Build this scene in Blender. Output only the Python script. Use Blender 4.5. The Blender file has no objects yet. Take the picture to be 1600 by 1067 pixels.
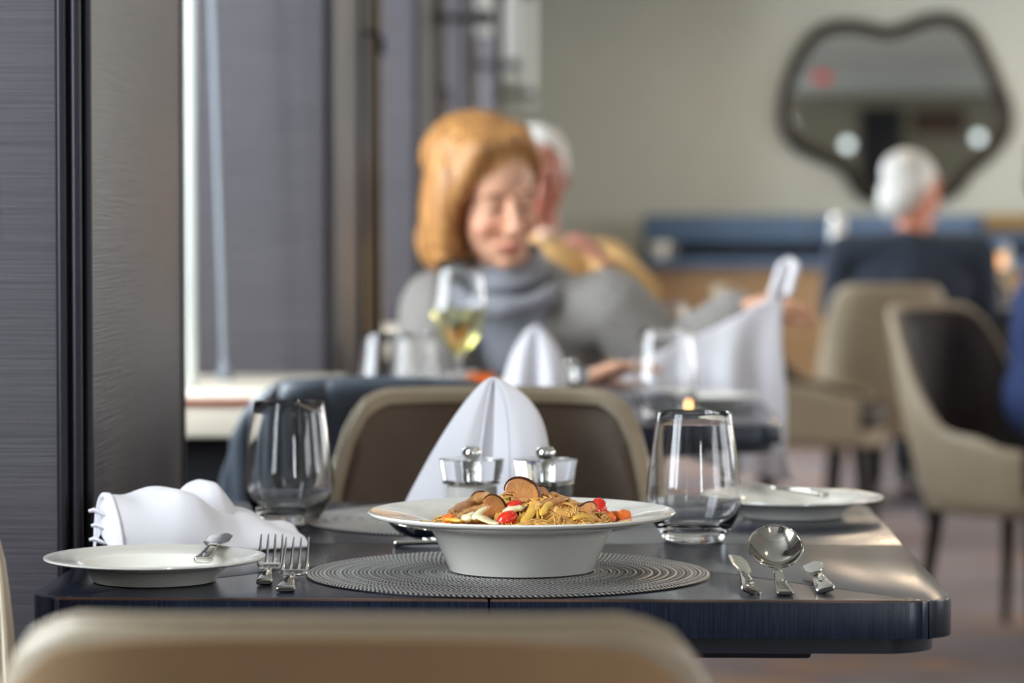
import bpy, bmesh, math, random
import numpy as np
from mathutils import Vector, Matrix, Euler, noise

random.seed(7)
rng = np.random.default_rng(7)
SC = bpy.context.scene
COL = SC.collection
R = math.radians
PI = math.pi

# ------------------------------------------------------------------ camera, world, light, exposure
F = 4800.0                      # focal length in pixels of the 1600 px wide frame
CAM_Z = 1.0825
YAW = math.atan(145 / F)
PITCH = math.atan(188.5 / F)
cam_data = bpy.data.cameras.new('camera')
cam_data.lens = F / 1600 * 36
cam_data.sensor_width = 36
cam_data.clip_start = 0.05
cam_data.dof.use_dof = True
cam_data.dof.focus_distance = 2.84
cam_data.dof.aperture_fstop = 4.6
cam = bpy.data.objects.new('camera', cam_data)
COL.objects.link(cam)
cam.location = (0, 0, CAM_Z)
cam.rotation_euler = (PI / 2 - PITCH, 0, YAW)
SC.camera = cam
CAM_R = Euler((PI / 2 - PITCH, 0, YAW)).to_matrix()


def ray(px, py):
    return CAM_R @ Vector(((px - 800) / F, -(py - 533.5) / F, -1))


def on(px, py, z):
    """Point of the room at height z that the photograph shows at this pixel."""
    d = ray(px, py)
    t = (z - CAM_Z) / d.z
    return Vector((0, 0, CAM_Z)) + d * t


def at(px, py, Y):
    """Point of the room at distance Y along the room that the photograph shows at this pixel."""
    d = ray(px, py)
    return Vector((0, 0, CAM_Z)) + d * (Y / d.y)


SC.view_settings.view_transform = 'Standard'
SC.view_settings.look = 'None'
SC.view_settings.gamma = 1
SC.view_settings.use_curve_mapping = False
SC.view_settings.exposure = 0.0
world = bpy.data.worlds.new('overcast_sky')
SC.world = world
world.use_nodes = True
bg = world.node_tree.nodes['Background']
bg.inputs[0].default_value = (0.80, 0.90, 1.0, 1)
bg.inputs[1].default_value = 1.0
SC.cycles.use_denoising = True
SC.cycles.max_bounces = 12
SC.cycles.transmission_bounces = 10
SC.cycles.sample_clamp_indirect = 6.0
SC.cycles.caustics_reflective = False
SC.cycles.caustics_refractive = True


def area_light(name, loc, direction, sx, sy, power, color, spread=None):
    l = bpy.data.lights.new(name, 'AREA')
    l.shape = 'RECTANGLE'
    l.size, l.size_y = sx, sy
    l.energy = power
    l.color = color
    if spread:
        l.spread = spread
    o = bpy.data.objects.new(name, l)
    COL.objects.link(o)
    o.location = loc
    o.rotation_euler = Vector(direction).to_track_quat('-Z', 'Y').to_euler()
    return o


DAY = (0.86, 0.94, 1.0)
PIER0, PITCH_Y, PIER_D = 3.10, 2.85, 0.70       # first pier, spacing, depth along the room
BAYS = [(PIER0 + PITCH_Y * k + PIER_D, PIER0 + PITCH_Y * (k + 1)) for k in range(-2, 5)]
for y0, y1 in BAYS:                              # daylight behind each window of the left side
    if y1 < 16.8:
        area_light('window_daylight', (-1.42, (y0 + y1) / 2, 1.60), (1, 0.25 if y0 < 0 else 0, -0.12), 1.1, 1.42, 130 if y0 < 0 else 75 if y0 < 1.5 else 230 if y0 > 12 else 105, DAY)
for yc in (-0.5, 3.5, 7.5, 11.5, 15.0):          # fill light, from windows added on the unseen far side
    area_light('window_daylight', (6.2, yc, 1.65), (-1, 0, -0.1), 2.6, 1.35, 105 if yc > 10 else 42, (1.0, 0.96, 0.90) if yc > 10 else (0.95, 0.97, 1.0))
area_light('window_daylight', (2.0, -3.2, 1.60), (-0.2, 1, -0.08), 0.5, 1.35, 60, DAY)  # added fill from behind the camera, brightens faces turned towards it
area_light('window_daylight', (-1.0, -3.2, 1.60), (0.05, 1, -0.08), 0.36, 1.35, 60, DAY)  # second added fill behind the camera, towards the piers
CEIL = 2.6
DOWNLIGHTS = [(1.15, 15.2), (1.15, 12.2), (1.1, 9.2), (1.15, 6.2), (1.0, 3.4), (1.2, 0.6), (3.4, 12.5), (3.4, 7.5), (4.3, 2.5), (0.1, -1.2), (2.9, 15.3), (4.6, 15.3)]
# ------------------------------------------------------------------ object helpers
def tag(o, label=None, cat=None, group=None, kind=None):
    if label:
        o['label'] = label
    if cat:
        o['category'] = cat
    if group:
        o['group'] = group
    if kind:
        o['kind'] = kind
    return o


def thing(name, label, cat, loc=(0, 0, 0), rz=0.0, group=None, rot=None):
    o = bpy.data.objects.new(name, None)
    o.empty_display_size = 0.05
    COL.objects.link(o)
    o.location = loc
    o.rotation_euler = rot if rot else (0, 0, rz)
    return tag(o, label, cat, group)


def copy_tree(o, parent=None):
    c = o.copy()
    COL.objects.link(c)
    c.parent = parent
    for ch in list(o.children):
        if ch.type != 'LIGHT':
            copy_tree(ch, c)
    return c


class MB:
    """Collects vertices and faces of one mesh."""

    def __init__(self):
        self.v, self.f, self.m = [], [], []
        self.mi = 0

    def add(self, vs, fs):
        n = len(self.v)
        self.v.extend([tuple(p) for p in vs])
        for f in fs:
            self.f.append(tuple(i + n for i in f))
            self.m.append(self.mi)
        return self

    def box(self, lo, hi, bevel=0.0, M=None):
        bm = bmesh.new()
        bmesh.ops.create_cube(bm, size=1)
        c = [(a + b) / 2 for a, b in zip(lo, hi)]
        s = [abs(b - a) for a, b in zip(lo, hi)]
        for v in bm.verts:
            v.co = Vector((v.co.x * s[0] + c[0], v.co.y * s[1] + c[1], v.co.z * s[2] + c[2]))
        if bevel > 0:
            bmesh.ops.bevel(bm, geom=list(bm.edges), offset=bevel, segments=2, affect='EDGES', profile=0.6)
        return self.bm(bm, M)

    def bm(self, bm, M=None):
        bm.verts.index_update()
        vs = [(M @ v.co if M else v.co.copy()) for v in bm.verts]
        fs = [[v.index for v in f.verts] for f in bm.faces]
        bm.free()
        return self.add(vs, fs)

    def lathe(self, prof, n=48, c=(0, 0, 0), M=None, close=False):
        """Profile of (r, z) turned about z. Points with r = 0 become poles."""
        vs, rings = [], []
        for r, z in prof:
            if r < 1e-6:
                rings.append([len(vs)])
                vs.append(Vector((0, 0, z)))
            else:
                rings.append(list(range(len(vs), len(vs) + n)))
                for i in range(n):
                    a = 2 * PI * i / n
                    vs.append(Vector((r * math.cos(a), r * math.sin(a), z)))
        fs = []
        pairs = list(zip(rings, rings[1:]))
        if close:
            pairs.append((rings[-1], rings[0]))
        for A, B in pairs:
            for i in range(n):
                j = (i + 1) % n
                if len(A) == 1 and len(B) == 1:
                    continue
                if len(A) == 1:
                    fs.append((A[0], B[j], B[i]))
                elif len(B) == 1:
                    fs.append((A[i], A[j], B[0]))
                else:
                    fs.append((A[i], A[j], B[j], B[i]))
        c = Vector(c)
        vs = [(M @ p if M else p) + c for p in vs]
        return self.add(vs, fs)

    def tube(self, pts, rad, n=8, caps=True, flat=1.0, up=None):
        pts = [Vector(p) for p in pts]
        if not hasattr(rad, '__len__'):
            rad = [rad] * len(pts)
        vs, fs = [], []
        prev = None
        for i, p in enumerate(pts):
            t = (pts[min(i + 1, len(pts) - 1)] - pts[max(i - 1, 0)])
            t = t.normalized() if t.length > 1e-9 else Vector((0, 0, 1))
            if prev is None:
                ref = Vector(up) if up else (Vector((0, 0, 1)) if abs(t.z) < 0.9 else Vector((1, 0, 0)))
            else:
                ref = prev
            b = (ref - t * ref.dot(t))
            b = b.normalized() if b.length > 1e-6 else t.orthogonal().normalized()
            prev = b
            s = t.cross(b)
            for k in range(n):
                a = 2 * PI * k / n
                vs.append(p + s * (math.cos(a) * rad[i]) + b * (math.sin(a) * rad[i] * flat))
        for i in range(len(pts) - 1):
            for k in range(n):
                j = (k + 1) % n
                fs.append((i * n + k, i * n + j, (i + 1) * n + j, (i + 1) * n + k))
        if caps:
            fs.append(tuple(range(n - 1, -1, -1)))
            e = (len(pts) - 1) * n
            fs.append(tuple(range(e, e + n)))
        return self.add(vs, fs)

    def grid(self, nu, nv, fn, cu=False, cv=False, flip=False):
        vs = []
        for i in range(nu):
            u = i / (nu if cu else nu - 1)
            for j in range(nv):
                vs.append(fn(u, j / (nv if cv else nv - 1)))
        fs = []
        for i in range(nu if cu else nu - 1):
            for j in range(nv if cv else nv - 1):
                a, b = i * nv + j, ((i + 1) % nu) * nv + j
                c, d = ((i + 1) % nu) * nv + (j + 1) % nv, i * nv + (j + 1) % nv
                fs.append((a, d, c, b) if flip else (a, b, c, d))
        return self.add(vs, fs)

    def prism(self, poly, z0, z1, bevel=0.0, seg=2, M=None, bottom=True):
        """Polygon (x, y) extruded from z0 to z1 with a rounded top edge."""
        bm = bmesh.new()
        b = [bm.verts.new((x, y, z0)) for x, y in poly]
        t = [bm.verts.new((x, y, z1)) for x, y in poly]
        n = len(poly)
        bm.faces.new(t)
        if bottom:
            bm.faces.new(b[::-1])
        for i in range(n):
            bm.faces.new((b[i], b[(i + 1) % n], t[(i + 1) % n], t[i]))
        bmesh.ops.recalc_face_normals(bm, faces=list(bm.faces))
        if bevel > 0:
            ed = [e for e in bm.edges if e.verts[0] in t and e.verts[1] in t]
            bmesh.ops.bevel(bm, geom=ed, offset=bevel, segments=seg, affect='EDGES', profile=0.6)
        return self.bm(bm, M)

    def ball(self, c, r, sub=2, M=None):
        bm = bmesh.new()
        bmesh.ops.create_icosphere(bm, subdivisions=sub, radius=1)
        if not hasattr(r, '__len__'):
            r = (r, r, r)
        for v in bm.verts:
            p = Vector((v.co.x * r[0], v.co.y * r[1], v.co.z * r[2]))
            v.co = (M @ p if M else p) + Vector(c)
        return self.bm(bm)

    def mesh(self, name, mats, smooth=True, angle=None):
        me = bpy.data.meshes.new(name)
        me.from_pydata(self.v, [], self.f)
        if not hasattr(mats, '__len__'):
            mats = [mats]
        for m in mats:
            me.materials.append(m)
        if len(mats) > 1:
            me.polygons.foreach_set('material_index', self.m)
        bm = bmesh.new()
        bm.from_mesh(me)
        bmesh.ops.recalc_face_normals(bm, faces=list(bm.faces))
        bm.to_mesh(me)
        bm.free()
        if smooth:
            me.shade_smooth() if angle is None else me.shade_smooth()
            if angle is not None:
                me.set_sharp_from_angle(angle=R(angle))
        me.update()
        return me

    def build(self, name, mats, parent=None, loc=(0, 0, 0), rot=(0, 0, 0), smooth=True, angle=40):
        o = bpy.data.objects.new(name, self.mesh(name, mats, smooth, angle))
        COL.objects.link(o)
        o.parent = parent
        o.location = loc
        o.rotation_euler = rot
        return o


def lerp(a, b, t):
    return a + (b - a) * t


def interp(x, xs, ys):
    return float(np.interp(x, xs, ys))


def sm(x, a, b):
    t = max(0.0, min(1.0, (x - a) / (b - a)))
    return t * t * (3 - 2 * t)


def modded(o, *mods):
    """Apply modifiers given as (type, {settings}) by evaluating them into a new mesh."""
    for i, (t, kw) in enumerate(mods):
        m = o.modifiers.new('m%d' % i, t)
        for k, v in kw.items():
            setattr(m, k, v)
    dg = bpy.context.evaluated_depsgraph_get()
    me = bpy.data.meshes.new_from_object(o.evaluated_get(dg))
    o.modifiers.clear()
    old = o.data
    o.data = me
    me.name = old.name
    bpy.data.meshes.remove(old)
    return o


# ------------------------------------------------------------------ materials
def new_mat(name):
    m = bpy.data.materials.new(name)
    m.use_nodes = True
    nt = m.node_tree
    b = nt.nodes['Principled BSDF']
    return m, nt, b


def srgb(r, g, b):
    f = lambda c: c / 12.92 if c <= 0.04045 else ((c + 0.055) / 1.055) ** 2.4
    return (f(r / 255), f(g / 255), f(b / 255), 1)


def mat(name, col, rough=0.5, metal=0.0, coat=0.0, spec=0.5, trans=0.0, ior=1.45, sheen=0.0, sss=0.0,
        noise_amt=0.0, noise_scale=20.0, bump=0.0, bump_scale=200.0, stretch=(1, 1, 1), coords='Object', emit=None, estr=0.0, coat_rough=0.08):
    m, nt, b = new_mat(name)
    N, L = nt.nodes, nt.links
    b.inputs['Base Color'].default_value = col
    b.inputs['Roughness'].default_value = rough
    b.inputs['Metallic'].default_value = metal
    b.inputs['Coat Weight'].default_value = coat
    b.inputs['Coat Roughness'].default_value = coat_rough
    b.inputs['Specular IOR Level'].default_value = spec
    b.inputs['Transmission Weight'].default_value = trans
    b.inputs['IOR'].default_value = ior
    b.inputs['Sheen Weight'].default_value = sheen
    if sss:
        b.inputs['Subsurface Weight'].default_value = sss
        b.inputs['Subsurface Radius'].default_value = (0.01, 0.005, 0.003)
    if emit:
        b.inputs['Emission Color'].default_value = emit
        b.inputs['Emission Strength'].default_value = estr
    if noise_amt or bump:
        tc = N.new('ShaderNodeTexCoord')
        mp = N.new('ShaderNodeMapping')
        mp.inputs['Scale'].default_value = stretch
        L.new(tc.outputs[coords], mp.inputs['Vector'])
    if noise_amt:
        nz = N.new('ShaderNodeTexNoise')
        nz.inputs['Scale'].default_value = noise_scale
        nz.inputs['Detail'].default_value = 5
        L.new(mp.outputs[0], nz.inputs['Vector'])
        mx = N.new('ShaderNodeMix')
        mx.data_type = 'RGBA'
        mx.inputs['A'].default_value = tuple(max(0, c * (1 - noise_amt)) for c in col[:3]) + (1,)
        mx.inputs['B'].default_value = tuple(min(1, c * (1 + noise_amt)) for c in col[:3]) + (1,)
        rp = N.new('ShaderNodeMapRange')
        rp.inputs['From Min'].default_value = 0.3
        rp.inputs['From Max'].default_value = 0.7
        L.new(nz.outputs['Fac'], rp.inputs['Value'])
        L.new(rp.outputs[0], mx.inputs['Factor'])
        L.new(mx.outputs['Result'], b.inputs['Base Color'])
    if bump:
        n2 = N.new('ShaderNodeTexNoise')
        n2.inputs['Scale'].default_value = bump_scale
        n2.inputs['Detail'].default_value = 3
        L.new(mp.outputs[0], n2.inputs['Vector'])
        bp = N.new('ShaderNodeBump')
        bp.inputs['Strength'].default_value = bump
        bp.inputs['Distance'].default_value = 0.002
        L.new(n2.outputs['Fac'], bp.inputs['Height'])
        L.new(bp.outputs[0], b.inputs['Normal'])
    return m


M = {}
# woven wall covering of the piers: fine uneven horizontal threads
def woven_mat(name, c1, c2, rough):
    m, nt, b = new_mat(name)
    N, L = nt.nodes, nt.links
    tc = N.new('ShaderNodeTexCoord')
    mp = N.new('ShaderNodeMapping')
    mp.inputs['Scale'].default_value = (7, 7, 460)
    n1 = N.new('ShaderNodeTexNoise')
    n1.inputs['Scale'].default_value = 1.0
    n1.inputs['Detail'].default_value = 4
    mp2 = N.new('ShaderNodeMapping')
    mp2.inputs['Scale'].default_value = (500, 500, 6)
    n2 = N.new('ShaderNodeTexNoise')
    n2.inputs['Scale'].default_value = 1.0
    n2.inputs['Detail'].default_value = 2
    L.new(tc.outputs['Object'], mp.inputs[0]); L.new(mp.outputs[0], n1.inputs['Vector'])
    L.new(tc.outputs['Object'], mp2.inputs[0]); L.new(mp2.outputs[0], n2.inputs['Vector'])
    mx = N.new('ShaderNodeMix'); mx.data_type = 'RGBA'
    mx.inputs['A'].default_value = c1; mx.inputs['B'].default_value = c2
    rp = N.new('ShaderNodeMapRange'); rp.inputs['From Min'].default_value = 0.3; rp.inputs['From Max'].default_value = 0.7
    L.new(n1.outputs['Fac'], rp.inputs[0]); L.new(rp.outputs[0], mx.inputs['Factor'])
    L.new(mx.outputs['Result'], b.inputs['Base Color'])
    ad = N.new('ShaderNodeMath'); ad.operation = 'MULTIPLY_ADD'; ad.inputs[1].default_value = 0.35
    L.new(n2.outputs['Fac'], ad.inputs[0]); L.new(n1.outputs['Fac'], ad.inputs[2])
    bp = N.new('ShaderNodeBump'); bp.inputs['Strength'].default_value = 0.4; bp.inputs['Distance'].default_value = 0.0012
    L.new(ad.outputs[0], bp.inputs['Height']); L.new(bp.outputs[0], b.inputs['Normal'])
    b.inputs['Roughness'].default_value = rough
    return m


M['pier'] = woven_mat('woven_pier', srgb(66, 63, 69), srgb(84, 80, 86), 0.42)
M['dark_trim'] = mat('dark_trim', srgb(38, 36, 44), 0.35, 0.4)
M['alu'] = mat('pale_enamel', srgb(176, 178, 174), 0.35)
M['white_metal'] = mat('white_metal', srgb(112, 117, 124), 0.4, 0.1)
M['bronze'] = mat('bronze', srgb(112, 98, 84), 0.4, 0.5)
M['dark_bronze'] = mat('dark_bronze', srgb(44, 37, 30), 0.38, 0.4, noise_amt=0.3, noise_scale=8)
M['black'] = mat('black_paint', srgb(24, 24, 28), 0.4)
M['wall'] = mat('wall_paint', srgb(192, 195, 186), 0.8, noise_amt=0.03, noise_scale=3)
M['ceiling'] = mat('ceiling_paint', srgb(180, 180, 175), 0.8)
M['cream'] = mat('cream_lacquer', srgb(232, 222, 204), 0.4)
M['redwood'] = mat('red_wood', srgb(140, 74, 52), 0.4)
M['void'] = mat('dark_panel', srgb(22, 22, 28), 0.6)  # near-black colour painted for the shade under the window ledges


def navy_wood(name, vert):
    """Stained open-pored timber; pores run along x or up the edge."""
    m, nt, b = new_mat(name)
    N, L = nt.nodes, nt.links
    tc = N.new('ShaderNodeTexCoord')
    mp = N.new('ShaderNodeMapping')
    mp.inputs['Scale'].default_value = (1300, 1300, 30) if vert else (14, 420, 420)
    n1 = N.new('ShaderNodeTexNoise'); n1.inputs['Scale'].default_value = 1; n1.inputs['Detail'].default_value = 4
    L.new(tc.outputs['Object'], mp.inputs[0]); L.new(mp.outputs[0], n1.inputs['Vector'])
    cr = N.new('ShaderNodeValToRGB')
    cr.color_ramp.elements[0].position = 0.40; cr.color_ramp.elements[0].color = srgb(15, 20, 34)
    cr.color_ramp.elements[1].position = 0.86; cr.color_ramp.elements[1].color = srgb(40, 50, 72)
    L.new(n1.outputs['Fac'], cr.inputs[0]); L.new(cr.outputs[0], b.inputs['Base Color'])
    n3 = N.new('ShaderNodeTexNoise'); n3.inputs['Scale'].default_value = 5; n3.inputs['Detail'].default_value = 5
    L.new(tc.outputs['Object'], n3.inputs['Vector'])
    rr = N.new('ShaderNodeMapRange'); rr.inputs['To Min'].default_value = 0.16; rr.inputs['To Max'].default_value = 0.27
    L.new(n3.outputs['Fac'], rr.inputs[0]); L.new(rr.outputs[0], b.inputs['Roughness'])
    if vert:
        b.inputs['Specular IOR Level'].default_value = 0.3
    bp = N.new('ShaderNodeBump'); bp.inputs['Strength'].default_value = 0.12; bp.inputs['Distance'].default_value = 0.0004
    L.new(n1.outputs['Fac'], bp.inputs['Height']); L.new(bp.outputs[0], b.inputs['Normal'])
    return m


M['navy_top'] = navy_wood('navy_veneer', False)
M['navy_edge'] = navy_wood('navy_edge', True)
M['navy_dark'] = mat('navy_paint', srgb(20, 24, 38), 0.4)
M['worn_edge'] = mat('worn_copper_edge', srgb(84, 62, 50), 0.3, 0.2, noise_amt=0.85, noise_scale=9)
M['back_wall'] = mat('back_wall_paint', srgb(126, 118, 102), 0.8)
M['ceramic'] = mat('glazed_ceramic', srgb(236, 233, 224), 0.16, coat=0.6, coat_rough=0.04)
M['linen'] = mat('white_linen', srgb(236, 234, 240), 0.85, sheen=0.2, bump=0.25, bump_scale=900)
M['glass'] = mat('clear_glass', (1, 1, 1, 1), 0.0, trans=1.0, ior=1.47)
m, nt, b = new_mat('thin_clear')
N, L = nt.nodes, nt.links
tr = N.new('ShaderNodeBsdfTransparent'); gl = N.new('ShaderNodeBsdfGlossy'); gl.inputs['Roughness'].default_value = 0.02
mx = N.new('ShaderNodeMixShader')
mx.inputs[0].default_value = 0.07; L.new(tr.outputs[0], mx.inputs[1]); L.new(gl.outputs[0], mx.inputs[2]); L.new(mx.outputs[0], N['Material Output'].inputs[0])
M['thin_clear'] = m
M['back_leather'] = mat('tan_back_leather', srgb(172, 140, 104), 0.45, noise_amt=0.05, noise_scale=12, bump=0.12, bump_scale=240)
M['acrylic'] = mat('clear_acrylic', (0.97, 0.98, 0.98, 1), 0.02, trans=1.0, ior=1.49)
M['wine'] = mat('white_wine', (0.93, 0.90, 0.48, 1), 0.0, trans=1.0, ior=1.34)
M['steel'] = mat('polished_steel', srgb(205, 202, 194), 0.10, 1.0, bump=0.05, bump_scale=60)
M['chrome'] = mat('chrome', srgb(220, 220, 216), 0.08, 1.0)
M['salt'] = mat('salt', srgb(238, 234, 226), 0.8, bump=0.6, bump_scale=900, noise_amt=0.05, noise_scale=600)
M['pepper'] = mat('peppercorns', srgb(34, 28, 26), 0.6, bump=1.0, bump_scale=350, noise_amt=0.6, noise_scale=300)
M['leather'] = mat('taupe_leather', srgb(164, 150, 128), 0.42, noise_amt=0.05, noise_scale=12, bump=0.12, bump_scale=240)
M['lining'] = mat('brown_lining', srgb(92, 76, 62), 0.55, noise_amt=0.06, noise_scale=15, bump=0.1, bump_scale=300)
M['lining_dark'] = mat('dark_brown_lining', srgb(58, 48, 44), 0.55, noise_amt=0.08, noise_scale=15, bump=0.1, bump_scale=300)
M['navy_leather'] = mat('slate_leather', srgb(62, 70, 80), 0.38, noise_amt=0.06, noise_scale=15, bump=0.1, bump_scale=300)
M['leg_wood'] = mat('dark_leg_wood', srgb(36, 26, 24), 0.35, noise_amt=0.2, noise_scale=40, stretch=(1, 1, 0.1))
M['blue'] = mat('blue_upholstery', srgb(88, 112, 142), 0.6, noise_amt=0.06, noise_scale=6)
M['tan_wood'] = mat('tan_wood', srgb(160, 128, 92), 0.5, noise_amt=0.12, noise_scale=3, stretch=(1, 1, 8))
M['mirror'] = mat('mirror_glass', (0.80, 0.83, 0.80, 1), 0.01, 1.0)
M['lamp_glass'] = mat('frosted_lamp_glass', srgb(205, 210, 208), 0.45, trans=0.25, emit=(1, 0.98, 0.92, 1), estr=0.16)
M['brass'] = mat('brass', srgb(178, 150, 104), 0.3, 0.9)
M['glow'] = mat('lamp_diffuser', (1, 0.9, 0.75, 1), 0.4, emit=(1.0, 0.72, 0.42, 1), estr=9)
M['globe'] = mat('lit_globe', (1, 1, 1, 1), 0.4, emit=(0.85, 0.95, 1.0, 1), estr=2.2)
M['ember'] = mat('candle_glow', (1, 0.6, 0.3, 1), 0.4, emit=(1.0, 0.50, 0.16, 1), estr=6)
M['lantern'] = mat('lantern_glow', (1, 0.6, 0.3, 1), 0.5, emit=(1.0, 0.45, 0.15, 1), estr=1.6)
M['red'] = mat('red_enamel', srgb(205, 30, 36), 0.4, emit=srgb(215, 20, 28), estr=0.5)
M['orange'] = mat('orange_card', srgb(240, 112, 28), 0.5)
M['picture'] = mat('brown_canvas', srgb(74, 52, 38), 0.6, noise_amt=0.4, noise_scale=4)
# carpet: heathered grey-violet wool with rust and cream strokes
m, nt, b = new_mat('carpet')
N, L = nt.nodes, nt.links
tc = N.new('ShaderNodeTexCoord'); mp = N.new('ShaderNodeMapping'); mp.inputs['Scale'].default_value = (0.9, 2.6, 1)
nz = N.new('ShaderNodeTexNoise'); nz.inputs['Scale'].default_value = 1.3; nz.inputs['Detail'].default_value = 3
L.new(tc.outputs['Object'], mp.inputs[0]); L.new(mp.outputs[0], nz.inputs['Vector'])
cr = N.new('ShaderNodeValToRGB'); e = cr.color_ramp.elements
e[0].position = 0.30; e[0].color = srgb(92, 84, 84)
e[1].position = 0.75; e[1].color = srgb(150, 140, 130)
for p, c in ((0.42, srgb(128, 116, 118)), (0.53, srgb(112, 102, 104)), (0.60, srgb(150, 112, 84)), (0.66, srgb(120, 108, 108))):
    q = e.new(p); q.color = c
L.new(nz.outputs['Fac'], cr.inputs[0])
n2 = N.new('ShaderNodeTexNoise'); n2.inputs['Scale'].default_value = 260
L.new(tc.outputs['Object'], n2.inputs['Vector'])
hm = N.new('ShaderNodeMix'); hm.data_type = 'RGBA'; hm.blend_type = 'OVERLAY'; hm.inputs['Factor'].default_value = 0.5
L.new(cr.outputs[0], hm.inputs['A']); L.new(n2.outputs['Color'], hm.inputs['B']); L.new(hm.outputs['Result'], b.inputs['Base Color'])
b.inputs['Roughness'].default_value = 0.95
M['carpet'] = m
# window pane: lets daylight straight through, mirrors a little
m, nt, b = new_mat('window_pane')
N, L = nt.nodes, nt.links
tr = N.new('ShaderNodeBsdfTransparent'); gl = N.new('ShaderNodeBsdfGlossy'); gl.inputs['Roughness'].default_value = 0.02
mx = N.new('ShaderNodeMixShader'); mx.inputs[0].default_value = 0.06
L.new(tr.outputs[0], mx.inputs[1]); L.new(gl.outputs[0], mx.inputs[2]); L.new(mx.outputs[0], N['Material Output'].inputs[0])
M['pane'] = m
# placemat: metallic braid laid in rings
m, nt, b = new_mat('metallic_braid')
N, L = nt.nodes, nt.links
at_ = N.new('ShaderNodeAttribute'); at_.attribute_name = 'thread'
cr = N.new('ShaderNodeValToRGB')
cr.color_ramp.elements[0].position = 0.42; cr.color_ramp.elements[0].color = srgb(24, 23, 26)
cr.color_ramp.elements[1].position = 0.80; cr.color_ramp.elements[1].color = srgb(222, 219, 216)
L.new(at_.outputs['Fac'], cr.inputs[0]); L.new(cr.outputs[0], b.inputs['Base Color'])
b.inputs['Metallic'].default_value = 0.75
b.inputs['Roughness'].default_value = 0.30
M['braid'] = m


def skin_mat(name):
    m, nt, b = new_mat(name)
    a = nt.nodes.new('ShaderNodeAttribute'); a.attribute_name = 'Col'
    nt.links.new(a.outputs['Color'], b.inputs['Base Color'])
    b.inputs['Roughness'].default_value = 0.5
    b.inputs['Subsurface Weight'].default_value = 0.12
    b.inputs['Subsurface Radius'].default_value = (0.012, 0.005, 0.003)
    return m


M['skin'] = skin_mat('skin')


def hair_mat(name, c1, c2, axis=(85, 85, 7)):
    m, nt, b = new_mat(name)
    N, L = nt.nodes, nt.links
    tc = N.new('ShaderNodeTexCoord'); mp = N.new('ShaderNodeMapping'); mp.inputs['Scale'].default_value = axis
    nz = N.new('ShaderNodeTexNoise'); nz.inputs['Scale'].default_value = 1.5; nz.inputs['Detail'].default_value = 5
    L.new(tc.outputs['Object'], mp.inputs[0]); L.new(mp.outputs[0], nz.inputs['Vector'])
    cr = N.new('ShaderNodeValToRGB')
    cr.color_ramp.elements[0].position = 0.32; cr.color_ramp.elements[0].color = c1
    cr.color_ramp.elements[1].position = 0.66; cr.color_ramp.elements[1].color = c2
    L.new(nz.outputs['Fac'], cr.inputs[0]); L.new(cr.outputs[0], b.inputs['Base Color'])
    bp = N.new('ShaderNodeBump'); bp.inputs['Strength'].default_value = 0.6; bp.inputs['Distance'].default_value = 0.004
    L.new(nz.outputs['Fac'], bp.inputs['Height']); L.new(bp.outputs[0], b.inputs['Normal'])
    b.inputs['Roughness'].default_value = 0.42
    b.inputs['Anisotropic'].default_value = 0.5
    return m


M['hair_red'] = hair_mat('auburn_hair', srgb(118, 68, 34), srgb(214, 158, 94))
M['hair_white'] = hair_mat('white_hair', srgb(188, 186, 182), srgb(236, 234, 228))
M['hair_brown'] = hair_mat('brown_hair', srgb(62, 44, 34), srgb(104, 78, 58))
M['sweater'] = mat('grey_knit', srgb(128, 130, 138), 0.9, sheen=0.3, noise_amt=0.12, noise_scale=40, bump=0.5, bump_scale=180)
M['tweed'] = mat('grey_tweed', srgb(136, 132, 128), 0.9, sheen=0.2, noise_amt=0.28, noise_scale=170, bump=0.5, bump_scale=180)
M['navy_cloth'] = mat('dark_navy_cloth', srgb(44, 52, 66), 0.85, noise_amt=0.1, noise_scale=30)
M['royal_cloth'] = mat('blue_cloth', srgb(38, 54, 96), 0.85, noise_amt=0.1, noise_scale=30)
M['tan_cloth'] = mat('tan_knit', srgb(196, 158, 104), 0.9, noise_amt=0.1, noise_scale=40)
M['grey_cloth'] = mat('charcoal_cloth', srgb(78, 76, 82), 0.85, noise_amt=0.3, noise_scale=30)
M['shoe'] = mat('dark_shoe', srgb(30, 26, 26), 0.4)
M['trouser'] = mat('dark_trousers', srgb(40, 40, 46), 0.85)
# food
M['noodle'] = mat('glass_noodles', srgb(238, 186, 104), 0.2, trans=0.12, ior=1.38, coat=0.4, sss=0.25, noise_amt=0.15, noise_scale=60)
M['sauce_bed'] = mat('sauced_noodles', srgb(226, 168, 88), 0.35, coat=0.4, noise_amt=0.35, noise_scale=90, bump=0.6, bump_scale=260)
M['flesh'] = mat('mushroom_flesh', srgb(190, 128, 70), 0.42, coat=0.25, noise_amt=0.22, noise_scale=90, bump=0.5, bump_scale=300)
M['capskin'] = mat('mushroom_skin', srgb(74, 44, 30), 0.35, coat=0.3, noise_amt=0.3, noise_scale=60)
M['meat'] = mat('fried_strip', srgb(196, 142, 86), 0.5, coat=0.15, noise_amt=0.4, noise_scale=220, bump=1.0, bump_scale=420)
M['tomato'] = mat('tomato_skin', srgb(222, 48, 26), 0.18, coat=0.5, noise_amt=0.12, noise_scale=40, sss=0.1)
M['carrot'] = mat('carrot', srgb(236, 120, 44), 0.35, coat=0.3, noise_amt=0.2, noise_scale=120, bump=0.5, bump_scale=300)
M['cabbage'] = mat('pale_cabbage', srgb(236, 226, 184), 0.35, coat=0.3, sss=0.1, noise_amt=0.1, noise_scale=50)
M['pepper_strip'] = mat('yellow_pepper_strip', srgb(226, 178, 70), 0.28, coat=0.4, noise_amt=0.15, noise_scale=50)
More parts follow.
